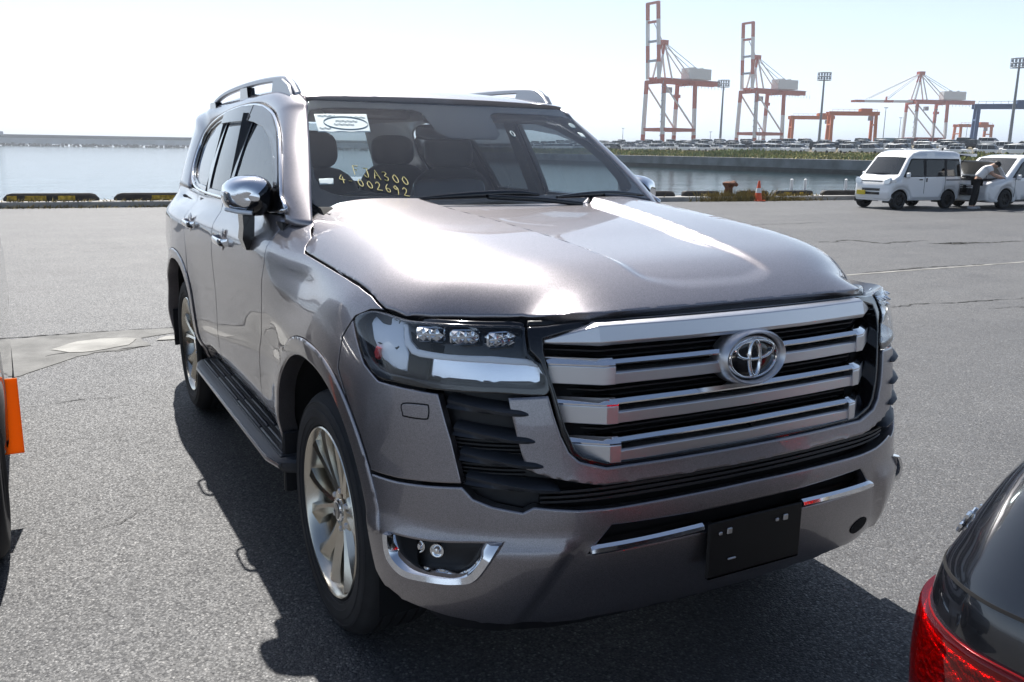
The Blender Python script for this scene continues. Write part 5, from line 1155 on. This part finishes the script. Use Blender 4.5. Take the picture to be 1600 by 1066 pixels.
def TF(u, z, off=0.):
    P = []
    for a, b in zip(np.ravel(u), np.ravel(z)):
        xr, xf, hw, rc = dk_at(b); L1 = hw-rc
        if a < L1: p = (xr-off, -a)
        elif a < L1+rc*pi/2: t = (a-L1)/rc; p = (xr+rc-(rc+off)*cos(t), -(L1+(rc+off)*sin(t)))
        else: p = (xr+rc+(a-L1-rc*pi/2), -(hw+off))
        P.append((p[0], p[1], b))
    return np.array(P)
def dk_ring(z, n=10):
    xr, xf, hw, rc = dk_at(z); rf = rc*1.1; R = []
    for cx_, cy_, a0, r_ in ((xr+rc, -(hw-rc), pi, rc), (xf-rf, -(hw-rf), 1.5*pi, rf), (xf-rf, hw-rf, 0, rf), (xr+rc, hw-rc, .5*pi, rc)):
        R += [(cx_+r_*cos(a0+pi/2*k/n), cy_+r_*sin(a0+pi/2*k/n), z) for k in range(n+1)]
    return R
zz = [z for z in DKT[:, 0]]
dkb = MB().loft([dk_ring(z) for z in zz]).build('body', 'car_black', dk, 40)
OFF = lambda o: (lambda u, z: TF(u, z, o))
for m in (False, True):
    LP = catmull([(.46,.64),(.455,.72),(.52,.772),(.64,.798),(.85,.798),(1.15,.803),(1.42,.815),(1.46,.80),(1.30,.745),(1.1,.675),(.9,.63),(.62,.60)], 5, closed=True)
    tl = panel('tail_lamp', OFF(.002), LP, 'tail_dark', dk, res=.04, mirror=m, ref=(-1, -1, 0), thick=.01, roll=.002)
    panel('lens', OFF(.016), LP, 'tail_glass', tl, res=.03, mirror=m, ref=(-1, -1, 0), thick=.016, roll=.006)
    panel('reflector', OFF(.006), catmull([(.50,.66),(.50,.72),(.58,.76),(.85,.765),(.98,.72),(.85,.66),(.62,.63)], 4, closed=True), 'tail_red_deep', tl, res=.03, mirror=m, ref=(-1, -1, 0), thick=.006)
    panel('reflector', OFF(.006), catmull([(.62,.765),(.85,.774),(1.15,.778),(1.38,.79),(1.25,.75),(1.02,.73),(.90,.765)], 4, closed=True), 'tail_red_deep', tl, res=.03, mirror=m, ref=(-1, -1, 0), thick=.006)
    panel('lid_gap', OFF(.0015), [(.0,.868),(.5,.868),(.8,.872),(1.4,.885),(1.4,.891),(.8,.878),(.5,.874),(.0,.874)], 'dark_void', dk, res=.05, mirror=m, ref=(-1, -1, 0), thick=.002, gap=0, roll=.0005)
    sgn = 1 if m else -1
    for wx in (1.32, -1.28):
        M = Matrix.Translation((wx, sgn*.77, .32))@Matrix.Rotation(-sgn*pi/2, 4, 'X'); wl = empty('wheel', parent=dk)
        MB().lathe([(.20,.085),(.23,.10),(.28,.095),(.31,.075),(.32,.05),(.32,-.05),(.20,-.09)], 32, M).build('tyre', 'rubber', wl, 40); rm_ = MB().lathe([(0,.06),(.06,.065),(.08,.05),(.18,.045),(.2,.09),(.205,-.08)], 32, M).build('rim', 'alloy_grey', wl, 30)
        b = MB()
        for k in range(10): b.box((0, 0, 0), (.14, .03, .02), M=M@Matrix.Rotation(2*pi*k/10, 4, 'Z')@Matrix.Translation((.12, 0, .065)))
        b.build('spokes', 'alloy_grey', rm_, 30)
        MB().lathe([(.315,.11),(.37,.112),(.375,.02)], 36, M).build('arch_trim', 'cabin_dark', dk, 40)
    q = [TF([u_], [z_], .006)[0] for u_, z_ in ()]
    def dks(x, z, o=.006): return np.array([(a, -(dk_at(b)[2]+o), b) for a, b in zip(np.ravel(x), np.ravel(z))])
    panel('window', dks, [(.55,1.0),(.18,1.30),(-.35,1.36),(-.35,.98)], 'far_glass', dk, res=.08, mirror=m, ref=(0, -1, 0)); panel('window', dks, [(-.43,.98),(-.43,1.36),(-1.05,1.32),(-1.45,1.06),(-1.45,1.0)], 'far_glass', dk, res=.08, mirror=m, ref=(0, -1, 0))
def dkr(y, z): return np.array([(dk_at(b)[0]-.006, a, b) for a, b in zip(np.ravel(y), np.ravel(z))])
panel('rear_window', dkr, [(-.48,1.10),(-.42,1.34),(.42,1.34),(.48,1.10)], 'far_glass', dk, res=.06, ref=(-1, 0, 0))
b = MB()
for i in range(6):                                                   # chrome model letters, seen edge-on
    u = .50+.034*i; k = i % 3
    for st in (((0,.0),(.0,.042)), (((0,.042),(.022,.042)), ((0,.042),(.024,.0)), ((0,.02),(.02,.02)))[k], (((0,.0),(.022,.0)), ((.024,.0),(.024,.042)), ((.02,.042),(.0,.042)))[k]):
        b.tube([TF([u+p[0]], [.90+p[1]], .008)[0] for p in st], .0042, 6)
b.build('chrome_letters', 'chrome', dk, 40)
# --- dark car just inside the left edge of the frame
lf = Shell('dark_compact', (-2.15, -2.722, 0), 0, 'dark car with an orange flap, just showing at the left edge', 'car',
    [(-1.7,.36),(-1.72,.9),(-1.55,1.35),(-1.3,1.52),(-.5,1.60),(.3,1.56),(.95,1.08),(1.45,.95),(1.62,.82),(1.68,.5),(1.6,.26),(-1.6,.28)], .84, .95, .22, 'car_dark', (1.05, -1.1), .30, (.12, 2))
V = lf
V.side_piece('window', [(.75,1.0),(.25,1.42),(-.35,1.46),(-.35,.99)], 'far_glass'); V.side_piece('window', [(-.43,.99),(-.43,1.46),(-1.1,1.42),(-1.3,1.02)], 'far_glass'); V.cross_piece('windscreen', (.93,1.1), (.33,1.53), .62, .54, 'far_glass', .008, .04)
fl = MB().loft([[(.60, y, .60), (.61, y, .60), (.63, y, .27), (.62, y, .27)] for y in (.70, .86, .885)]).build('mud_flap', 'orange_flap', lf.root, 30); fl['label'] = 'bright orange flap behind the wheel'
# --- person bending into the engine bay
mat('shirt_white', (.78, .78, .79), .8, bump=(40, .4, .01)); mat('trousers_black', (.012, .012, .014), .8); mat('skin', (.42, .26, .19), .55); mat('hair_black', (.012, .01, .01), .6); mat('shoe_grey', (.35, .35, .36), .7)
def skin_mesh(name, verts, edges, radii, material, parent, sub=2, root=0):
    me = bpy.data.meshes.new(name); me.from_pydata(verts, edges, []); o = bpy.data.objects.new(name, me); link(o, parent)
    o.modifiers.new('skin', 'SKIN'); sv = me.skin_vertices[0].data
    for i, r in enumerate(radii): sv[i].radius = r if hasattr(r, '__len__') else (r, r); sv[i].use_root = (i == root)
    o.modifiers['skin'].use_smooth_shade = True; s_ = o.modifiers.new('sub', 'SUBSURF'); s_.levels = sub; s_.render_levels = sub
    me.materials.append(MAT[material]); return o
pr = empty('person', (-14.58, 23.84, 0), math.atan2(.62, .78), 'person in white shirt and black trousers bending over the minivan engine', 'person')
# local +x: the way the person leans
bv = [(0,0,.90),(.07,0,1.04),(.18,0,1.18),(.29,0,1.29),(.37,0,1.34),(.46,0,1.345),(.54,0,1.31),
      (.28,.17,1.27),(.38,.24,1.07),(.60,.20,.99),(.68,.18,.98),
      (.28,-.17,1.27),(.37,-.25,1.06),(.58,-.20,.97),(.66,-.18,.96),
      (-.01,.10,.84),(.03,.12,.48),(-.02,.13,.09),(.10,.14,.045),                                     # 15-18 left leg
      (-.01,-.10,.84),(-.06,-.13,.48),(-.13,-.15,.09),(-.01,-.16,.045)]                               # 19-22 right leg
be_ = [(0,1),(1,2),(2,3),(3,4),(4,5),(5,6),(3,7),(7,8),(8,9),(9,10),(3,11),(11,12),(12,13),(13,14),(0,15),(15,16),(16,17),(17,18),(0,19),(19,20),(20,21),(21,22)]
br = [(.15,.12),(.15,.115),(.16,.12),(.15,.11),.055,.095,.075,.07,.052,.042,.03,.07,.052,.042,.03,.095,.065,.045,.04,.095,.065,.045,.04]
bd = skin_mesh('body', bv, be_, br, 'skin', pr)
skin_mesh('shirt', [(-.01,0,.93),(.07,0,1.05),(.18,0,1.19),(.29,0,1.29),(.28,.18,1.27),(.345,.235,1.13),(.28,-.18,1.27),(.34,-.24,1.12)], [(0,1),(1,2),(2,3),(3,4),(4,5),(3,6),(6,7)], [(.185,.15),(.20,.15),(.205,.155),(.17,.13),.092,.082,.092,.082], 'shirt_white', bd)
skin_mesh('trousers', [(.0,0,.91),(-.01,.10,.83),(.03,.12,.48),(-.02,.13,.10),(-.01,-.10,.83),(-.06,-.13,.48),(-.13,-.15,.10)], [(0,1),(1,2),(2,3),(0,4),(4,5),(5,6)], [(.16,.13),.108,.08,.066,.108,.08,.066], 'trousers_black', bd)
cushion('hair', (.49, 0, 1.375), (.21, .17, .17), 'hair_black', bd, (0, radians(35), 0), e=2.2)
for x, y in ((.04,.135), (-.07,-.155)): cushion('shoe', (x, y, .045), (.28, .10, .10), 'shoe_grey', bd, e=2.6)
for y, hx, hz in ((.18, .68, .98), (-.18, .66, .96)):
    for k in range(4): MB().tube([(hx-.01, y+.018*(k-1.5), hz), (hx+.05, y+.02*(k-1.5), hz-.005), (hx+.075-.006*abs(k-1.5), y+.02*(k-1.5), hz-.03)], [.010,.009,.007], 6).build('finger', 'skin', bd, 60)
    MB().tube([(hx-.02, y+.03*(1 if y < 0 else -1), hz), (hx+.025, y+.05*(1 if y < 0 else -1), hz-.015)], [.012,.008], 6).build('thumb', 'skin', bd, 60)
# --- small things on the quay edge
mat('cone_orange', (.72, .10, .03), .5); mat('cone_white', (.75, .75, .74), .5); mat('rust', (.13, .055, .03), .9, var=.5, vscale=9, bump=(40, .5, .01)); mat('post_white', (.72, .73, .74), .6)
c = empty('traffic_cone', (QX(20.05)+.18, 20.05, 0), 0, 'orange traffic cone by the dry weeds on the quay edge', 'cone')
MB().box((0, 0, .02), (.36, .36, .04), bev=.01).build('base', 'cone_orange', c); MB().lathe([(.14,.04),(.13,.06),(.035,.66),(.028,.68),(.0,.68)], 20).build('cone_body', 'cone_orange', c, 40); MB().lathe([(.098,.28),(.101,.28),(.072,.44),(.069,.44)], 20).build('reflective_band', 'cone_white', c, 40)
bo = empty('mooring_bollard', (QX(19.35)-.45, 19.35, .15), 0, 'rusty brown mooring bollard on the quay edge', 'bollard')
MB().lathe([(.26,0),(.25,.05),(.15,.09),(.13,.26),(.17,.33),(.22,.38),(.22,.44),(.14,.48),(0,.49)], 22).build('post', 'rust', bo, 50); MB().tube([(0,0,.36),(.0,.22,.42),(.0,.36,.36)], [.11,.10,.06], 10).build('horn', 'rust', bo, 50)
for y, l in ((22.75, 'white post on the quay edge just left of the small van'), (24.6, 'white post on the quay edge hidden behind the small van'), (19.0+3.15, 'white post on the quay edge between cone and van')):
    p_ = empty('quay_post', (QX(y)-.62, y, .15), 0, l, 'post', 'white posts on the quay edge'); MB().lathe([(.12,0),(.12,.05),(.05,.08),(.045,.5),(.055,.55),(.0,.58)], 14).build('shaft', 'post_white', p_, 40)
# ---------------------------------------------------------------- the container port across the water
mat('crane_red', (.42, .07, .035), .6); mat('crane_white', (.68, .67, .66), .6); mat('crane_grey', (.30, .33, .38), .6); mat('rtg_orange', (.52, .13, .03), .6); mat('rtg_blue', (.05, .10, .22), .6)
mat('pole_grey', (.22, .24, .27), .6); mat('cont_pale', (.52, .54, .55), .6); mat('cont_red', (.22, .035, .03), .65); mat('cont_teal', (.12, .22, .28), .65); mat('cont_green', (.34, .40, .36), .65); mat('one_magenta', (.55, .02, .18), .6)
mat('house_white', (.66, .67, .66), .6)
def polar(az, R, z=3.9): a = radians(az); return Vector((CAM_POS.x+R*cos(a), CAM_POS.y+R*sin(a), z))
def seg(b, a, c, w, n): pass
def bands(parent, name, a, c, w, cols):
    """a straight member painted in bands; each colour run is its own piece"""
    a, c = Vector(a), Vector(c); m = len(cols)
    for i, co in enumerate(cols): MB().bar(a.lerp(c, i/m), a.lerp(c, (i+1)/m), w, w).build(name, co, parent, None)
def sts_crane(az, R, ang, label, boom_up, hs=1.):
    p = polar(az, R); a = radians(az); Lr = Vector((sin(a), -cos(a), 0)); Vd = Vector((cos(a), sin(a), 0)); u = Lr*cos(radians(ang))+Vd*sin(radians(ang))
    root = empty('quay_crane', p, math.atan2(u.y, u.x), label, 'crane', 'ship-to-shore cranes on the far quay')
    R_, W_, G_ = 'crane_red', 'crane_white', 'crane_grey'; G = 26.; B = 9.; H = 40.*hs; Z1 = 11.
    for x in (0, G):
        for y in (-B, B):
            bands(root, 'leg', (x, y, 0), (x*.985+.2, y*.86, H), 1.9, (R_, W_, W_, W_, R_) if x == 0 else (R_, W_, W_, R_, R_))
    for y in (-B, B):
        MB().bar((0, y, Z1), (G, y, Z1), 1.5, 2.0).build('sill_beam', R_, root, None)
        MB().bar((0, y*.86, H-2), (G, y*.95, Z1+1), .8).build('diagonal', W_, root, None)
    for x in (0, G):
        MB().bar((x, -B, Z1), (x, B, Z1), 1.5, 1.8).build('portal_beam', R_, root, None); MB().bar((x, -B*.86, H-1), (x, B*.86, H-1), 1.6, 2.4).build('portal_beam', R_, root, None)
    MB().bar((-2, 2.6, H), (G+26, 2.6, H), 1.3, 3.2).build('girder', R_, root, None); MB().bar((-2, -2.6, H), (G+26, -2.6, H), 1.3, 3.2).build('girder', R_, root, None)
    b = MB()
    for k in range(14): b.bar((G*.7+k*2.9, -3.6, H-1.4), (G*.7+k*2.9, -3.6, H-3.6), .18)
    b.bar((G*.6, -3.6, H+1.2), (G+27, -3.6, H+1.2), .2); b.build('walkway', G_, root, None)
    h = MB().box((G+8, 0, H+5.2), (19, 7, 6.4)).build('machine_house', 'house_white', root)
    MB().box((G+5, 0, H+8.8), (3, 3, 1)).box((G+12, 0, H+8.8), (2, 2, 1)).build('roof_vent', 'house_white', h)
    ax, az_ = 5.0, H+22
    for y in (-3, 3):
        bands(root, 'mast_leg', (.5, y, H+1), (ax, y*.5, az_), 1.1, (W_, W_, R_)); MB().bar((ax+6, y, H+1), (ax, y*.5, az_), .8).build('mast_leg', W_, root, None)
        MB().bar((ax, y*.5, az_), (G+2, y, H+1.5), .55).build('backstay', W_, root, None); MB().bar((ax, y*.5, az_), (G+18, y, H+2), .3).build('backstay', G_, root, None)
    MB().box((ax, 0, az_), (4.5, 5, 2.6)).build('mast_head', R_, root)
    if boom_up:
        for y in (-5, 5): bands(root, 'boom', (-1.5, y, H+.5), (-4.5, y*.92, H+44*hs), 1.7, (W_, W_, R_, R_, W_, W_, W_, R_, R_))
        for t in (.25, .5, .75, .99): MB().bar((-1.5-3*t, -5, H+44*hs*t), (-1.5-3*t, 5, H+44*hs*t), 1.3).build('boom_tie', R_ if t > .7 else G_, root, None)
        MB().bar((ax, 0, az_), (-4, 0, H+34), .35).build('forestay', G_, root, None)
    else:
        for y in (-2.6, 2.6):
            bands(root, 'boom', (-1.5, y, H), (-50, y, H-.5), 1.7, (W_, W_, R_, W_, W_, R_))
            MB().bar((ax, y*.5, az_), (-22, y, H+1.5), .45).build('forestay', W_, root, None); MB().bar((ax, y*.5, az_), (-38, y, H+1.5), .45).build('forestay', W_, root, None)
        for t in (.2, .45, .7, .95): MB().bar((-50*t, -2.6, H), (-50*t, 2.6, H), 1).build('boom_tie', R_, root, None)
        MB().bar((-22, 0, H), (-22, 0, H+3.5), 1.0).build('boom_post', R_, root, None)
    MB().box((G*.55, 3, H-5), (3, 3, 3.2)).build('cab', G_, root); MB().box((G+1, B, H-8), (4, 2.5, 2)).build('platform', R_, root)
    b = MB()
    for k in range(9): b.box((-1.2, -B*.95, 3+k*4.1), (1.8, 1.2, .25)); b.bar((-1.9, -B*.95, 3+k*4.1), (-.5, -B*.95, 7.1+k*4.1), .25)
    b.build('stair', G_, root, None)
    for x in (0, G):
        for y in (-B, B): MB().box((x, y, 1.0), (2.6, 5, 2)).build('bogie', R_, root)
    return root
sts_crane(142.75, 560, 42, 'tall red and white quay crane with raised boom, nearest the SUV roof', True, 1.0)
sts_crane(137.1, 650, 44, 'red and white quay crane with raised boom, second from the SUV', True, 1.0)
sts_crane(127.9, 800, 30, 'red and white quay crane with its boom lowered flat over the water', False, 1.0)
def rtg(az, R, ang, col, label, H=20., S=24.):
    p = polar(az, R); a = radians(az); u = Vector((sin(a), -cos(a), 0))*cos(radians(ang))+Vector((cos(a), sin(a), 0))*sin(radians(ang))
    root = empty('yard_gantry', p, math.atan2(u.y, u.x), label, 'gantry crane', 'rubber-tyred gantry cranes in the yard')
    for x in (-S/2, S/2):
        for y in (-5, 5): MB().bar((x, y, 1.5), (x*.97, y*.8, H), 1.5, 1.5).build('leg', col, root, None)
        MB().bar((x, -6, 2), (x, 6, 2), 1.3, 1.6).build('sill', col, root, None); MB().bar((x, -5, H-6), (x, 5, H-6), .8).build('brace', col, root, None)
        for y in (-5, 5): MB().lathe([(0,.5),(.9,.5),(1,.3),(1,-.3),(.9,-.5),(0,-.5)], 14, Matrix.Translation((x, y, 1.8-.8))@Matrix.Rotation(pi/2, 4, 'Y')).build('tyre', 'rubber', root)
    for y in (-3.6, 3.6): MB().bar((-S/2-1.5, y, H), (S/2+1.5, y, H), 1.1, 2.0).build('girder', col, root, None)
    MB().box((S*.28, 0, H+1.6), (6, 6, 2.2)).build('trolley', col, root); MB().box((S*.28+3, 0, H-2.5), (2, 2, 2.4)).build('cab', 'crane_grey', root); MB().box((-S/2, 0, 4.4), (2, 5, 2.6)).build('engine_house', 'crane_grey', root)
    b = MB(); b.bar((-S/2, -4.3, H+2.1), (S/2, -4.3, H+2.1), .15)
    for k in range(9): b.bar((-S/2+k*S/8, -4.3, H+1), (-S/2+k*S/8, -4.3, H+2.1), .12)
    b.build('handrail', col, root, None)
rtg(133.35, 600, 12, 'rtg_orange', 'orange yard gantry crane between the second quay crane and a lamp mast')
rtg(131.05, 540, 14, 'rtg_orange', 'orange yard gantry crane just right of the middle lamp mast')
rtg(123.1, 470, 10, 'rtg_blue', 'dark blue yard gantry crane at the right edge')
rtg(124.6, 760, 30, 'rtg_orange', 'small distant orange gantry seen under the blue one')
def mast(az, R, H, label, big=True):
    p = polar(az, R); o = empty('light_mast', p, radians(az)+pi/2, label, 'lamp mast', 'floodlight masts in the port')
    MB().tube([(0, 0, 0), (0, 0, H)], [.62, .34] if big else [.2, .12], 10).build('pole', 'pole_grey', o, 60)
    if big:
        b = MB()
        for z in (H-.6, H+.9, H+2.4): b.tube([(2.6*cos(t), 1.4*sin(t), z) for t in np.linspace(0, 2*pi, 13)[:-1]], .12, 4, closed=True)
        for t in np.linspace(0, 2*pi, 9)[:-1]: b.bar((2.6*cos(t), 1.4*sin(t), H-.6), (2.6*cos(t), 1.4*sin(t), H+2.4), .12); b.bar((0, 0, H), (2.6*cos(t), 1.4*sin(t), H), .12)
        b.build('ring_frame', 'pole_grey', o, None)
        for z in (H+.2, H+1.7):
            for t in (-2.1, -1.05, 0, 1.05, 2.1):
                for s in (-1, 1): MB().box((t, s*1.25, z), (.75, .45, .75), bev=.05).build('floodlight', 'crane_grey', o)
    else: MB().box((0, 0, H), (1.6, .5, .3), bev=.05).build('lamp_head', 'pole_grey', o)
mast(138.6, 420, 27, 'floodlight mast beside the first quay crane')
mast(132.8, 385, 27, 'floodlight mast left of the orange yard gantry')
mast(122.72, 345, 27, 'tall floodlight mast at the right edge')
for az, R, H, l in ((129.25, 400, 16.5, 'thin lamp post left of the lowered-boom crane'), (128.4, 520, 17, 'thin lamp post under the lowered crane boom'), (126.6, 430, 17, 'thin lamp post before the lowered-boom crane legs'), (124.9, 560, 15, 'thin lamp post left of the blue gantry'), (139.2, 520, 9, 'short thin post between the raised-boom cranes'), (136.3, 480, 10, 'short thin post under the second quay crane'), (144.6, 500, 10, 'short thin post left of the first quay crane'), (121.9, 480, 16, 'thin lamp post beyond the blue gantry')): mast(az, R, H, l, False)
def container(az, R, col, label, z=1.8, L=12.2, text=None, rz=None, group='stacked shipping containers'):
    p = polar(az, R, z); rz = radians(az)+pi/2 if rz is None else rz
    o = empty('shipping_container', p, rz, label, 'container', group)
    b = MB(); b.box((0, 0, 1.3), (L-.2, 2.3, 2.4))
    b.build('box', col, o)
    b = MB()
    for x in (-L/2, L/2):
        for y in (-1.2, 1.2): b.bar((x, y, 0), (x, y, 2.6), .16)
    for y in (-1.2, 1.2):
        for zz in (.07, 2.53): b.bar((-L/2, y, zz), (L/2, y, zz), .14)
    b.build('frame', col, o, None)
    b = MB()
    for k in range(int(L/.55)): b.box((-L/2+.4+k*.55, 1.165, 1.3), (.28, .05, 2.3)); b.box((-L/2+.4+k*.55, -1.165, 1.3), (.28, .05, 2.3))
    b.build('corrugation', col, o, None)
    if text:
        M = Matrix.Translation((0, 1.22, 1.35))@Matrix.Rotation(pi, 4, 'Z')@Matrix.Rotation(pi/2, 4, 'X'); textobj('lettering', text, 2.3, M@Matrix.Scale(1.25, 4, (1, 0, 0)), 'one_magenta', o, .02)
    return o
Y0 = radians(131)+pi/2
for i, (az, t, l) in enumerate(((133.6, None, 'pale grey container, leftmost of the row below the orange gantries'), (131.9, 'ONE', 'pale container lettered ONE below the orange gantries'), (130.2, None, 'pale grey container at the right end of the row below the orange gantries'))): container(az, 420, 'cont_pale', l, 3.9, text=t)
container(123.55, 372, 'cont_pale', 'pale container lettered ONE by the right-hand floodlight mast', 3.9, text='ONE'); container(121.6, 372, 'cont_pale', 'pale grey container at the right edge past the lettered one', 3.9); container(125.45, 372, 'cont_teal', 'blue-grey container left of the right-hand lettered one', 3.9, L=10.5)
for az, z, c, l in ((128.35, 3.9, 'cont_green', 'pale green container at the foot of the red stack'), (126.85, 3.9, 'cont_red', 'lower red container of the stack behind the white van'), (128.4, 6.52, 'cont_teal', 'blue-grey container on top of the pale green one'), (126.9, 6.52, 'cont_red', 'upper red container of the stack behind the white van')): container(az, 440, c, l, z)
for i, (az, R) in enumerate(((142.2, 470), (140.9, 475), (145.1, 480), (143.6, 472))): container(az, R, ('cont_teal', 'cont_red', 'cont_red', 'cont_teal')[i], ('blue-grey container under the first quay crane', 'dark red container right of the first quay crane', 'dark red container at the left end of the far yard', 'blue-grey container left of the first quay crane')[i], 3.9)
# rows of parked cars on the bank
for nm, c in (('far_white', (.75, .76, .77)), ('far_silver', (.42, .44, .46)), ('far_dark', (.03, .035, .05))): paintmat(nm, c, .2, .4, .03)
def far_car_mesh(kind, col):
    """small complete car: body, cabin, wheels"""
    L, H, W2 = ((4.3, 1.5, .86), (4.7, 1.85, .9), (3.4, 1.8, .74))[kind]
    prof = {0: [(-2.15,.45),(-2.1,.95),(-1.2,1.02),(2.0,1.0),(2.15,.8),(2.15,.35),(-2.1,.3)], 1: [(-2.35,.4),(-2.33,.95),(-1.6,1.1),(2.3,1.08),(2.36,.5),(2.3,.3),(-2.3,.3)], 2: [(-1.7,.4),(-1.68,.95),(-1.3,1.02),(1.66,1.02),(1.7,.5),(1.66,.3),(-1.66,.3)]}[kind]
    cab = {0: [(-1.25,1.0),(-.55,1.46),(1.1,1.5),(1.95,1.02)], 1: [(-1.7,1.08),(-.85,1.75),(.8,1.85),(2.05,1.78),(2.28,1.08)], 2: [(-1.4,1.0),(-.95,1.72),(.4,1.8),(1.55,1.76),(1.64,1.02)]}[kind]
    V = []; F = []; MI = []
    def add(b, mi):
        k = len(V); V.extend(b.v); F.extend([tuple(i+k for i in f) for f in b.f]); MI.extend([mi]*len(b.f))
    def pill(poly, w, tum, mi):
        P = np.array(poly); rings = []
        for y, ins in ((-w, .08), (-w+.06, .0), (w-.06, .0), (w, .08)):
            Q = offset_poly(P, ins) if ins else P
            rings.append([(x, y*(1-tum*max(0, z-1.0)), z) for x, z in Q])
        b = MB(); b.loft(rings); add(b, mi)
    pill(prof, W2, 0, 0); pill(cab, W2*.94, .18, 1)
    rfp = [(cab[1][0]-.02, cab[1][1]-.03)]+[(x, z+.04) for x, z in cab[1:-1]]+[(cab[-2][0]+.03, cab[-2][1]-.04)]
    pill(rfp, W2*.86, .0, 0)
    for x in (cab[1][0]*.25+cab[-1][0]*.15, cab[-1][0]*.6):
        for s in (-1, 1): b = MB(); b.bar((x, s*W2*.945, 1.0), (x*.95, s*W2*.82, cab[-2][1]), .09, .03); add(b, 0)
    for x in (-L*.31, L*.29):
        for s in (-1, 1): b = MB(); b.lathe([(0,.1),(.2,.1),(.3,.08),(.31,-.08),(0,-.1)], 12, Matrix.Translation((x, s*(W2-.06), .31))@Matrix.Rotation(-s*pi/2, 4, 'X')); add(b, 2)
    me = bpy.data.meshes.new('parked_car'); me.from_pydata(V, [], F)
    for m in (col, 'far_glass', 'rubber'): me.materials.append(MAT[m])
    me.polygons.foreach_set('material_index', MI); me.update()
    bm = bmesh.new(); bm.from_mesh(me); bmesh.ops.recalc_face_normals(bm, faces=bm.faces); bm.to_mesh(me); bm.free(); return me
FM = {(k, c): far_car_mesh(k, c) for k in (0, 1, 2) for c in ('far_white', 'far_silver', 'far_dark')}
CLAB = {'far_white': 'white car in the rows parked behind the grass bank', 'far_silver': 'silver car in the rows parked behind the grass bank', 'far_dark': 'dark car in the rows parked behind the grass bank'}
for row, (y, dz) in enumerate(((WY+17, .05), (WY+24, .3), (WY+34, .85), (WY+44, 1.45), (WY+54, 2.05))):
    x = -300+rng.uniform(0, 4)
    while x < -60:
        if rng.random() < .86:
            c = rng.choice(['far_white', 'far_white', 'far_white', 'far_white', 'far_silver', 'far_dark']); k = int(rng.integers(0, 3))
            o = bpy.data.objects.new('parked_car', FM[(k, str(c))]); link(o); o.location = (x, y+rng.normal(0, .3), 1.74+dz); o.rotation_euler = (0, 0, (0.15 if row % 2 else pi+.15)+rng.normal(0, .04))
            cn = {'far_white': 'white', 'far_silver': 'silver', 'far_dark': 'dark'}[str(c)]; kn = ('low hatchback', 'tall wagon', 'boxy small van')[k]; rn = ('nearest the grass', 'second from the grass', 'in mid yard', 'fourth from the grass', 'farthest from the grass')[row]; side_ = 'left of second crane' if x < -140 else 'right of second crane'
            tag(o, f'{cn} {kn} in parked row {rn}, {side_}', 'car', f'{cn} {kn}s in the row {rn}, {side_}')
        x += rng.uniform(5.4, 6.6) if row < 2 else rng.uniform(5.0, 6.4)
# ---------------------------------------------------------------- sea haze round the whole place
def haze_box():
    m = bpy.data.materials.new('haze_air'); m.use_nodes = True; nt = m.node_tree; nt.nodes.remove(nt.nodes['Principled BSDF'])
    v = nt.nodes.new('ShaderNodeVolumePrincipled'); v.inputs['Color'].default_value = (.92, .96, 1, 1); v.inputs['Density'].default_value = HAZE_DENSITY; v.inputs['Anisotropy'].default_value = .7
    nt.links.new(v.outputs[0], nt.nodes['Material Output'].inputs['Volume']); MAT['haze_air'] = m
    o = MB().box((-6750, 0, 48), (20000, 30000, 106)).build('haze', 'haze_air', None, None); tag(o, 'thin pale sea haze over the harbour', 'haze', kind='stuff')
HAZE_DENSITY = .00028
haze_box()
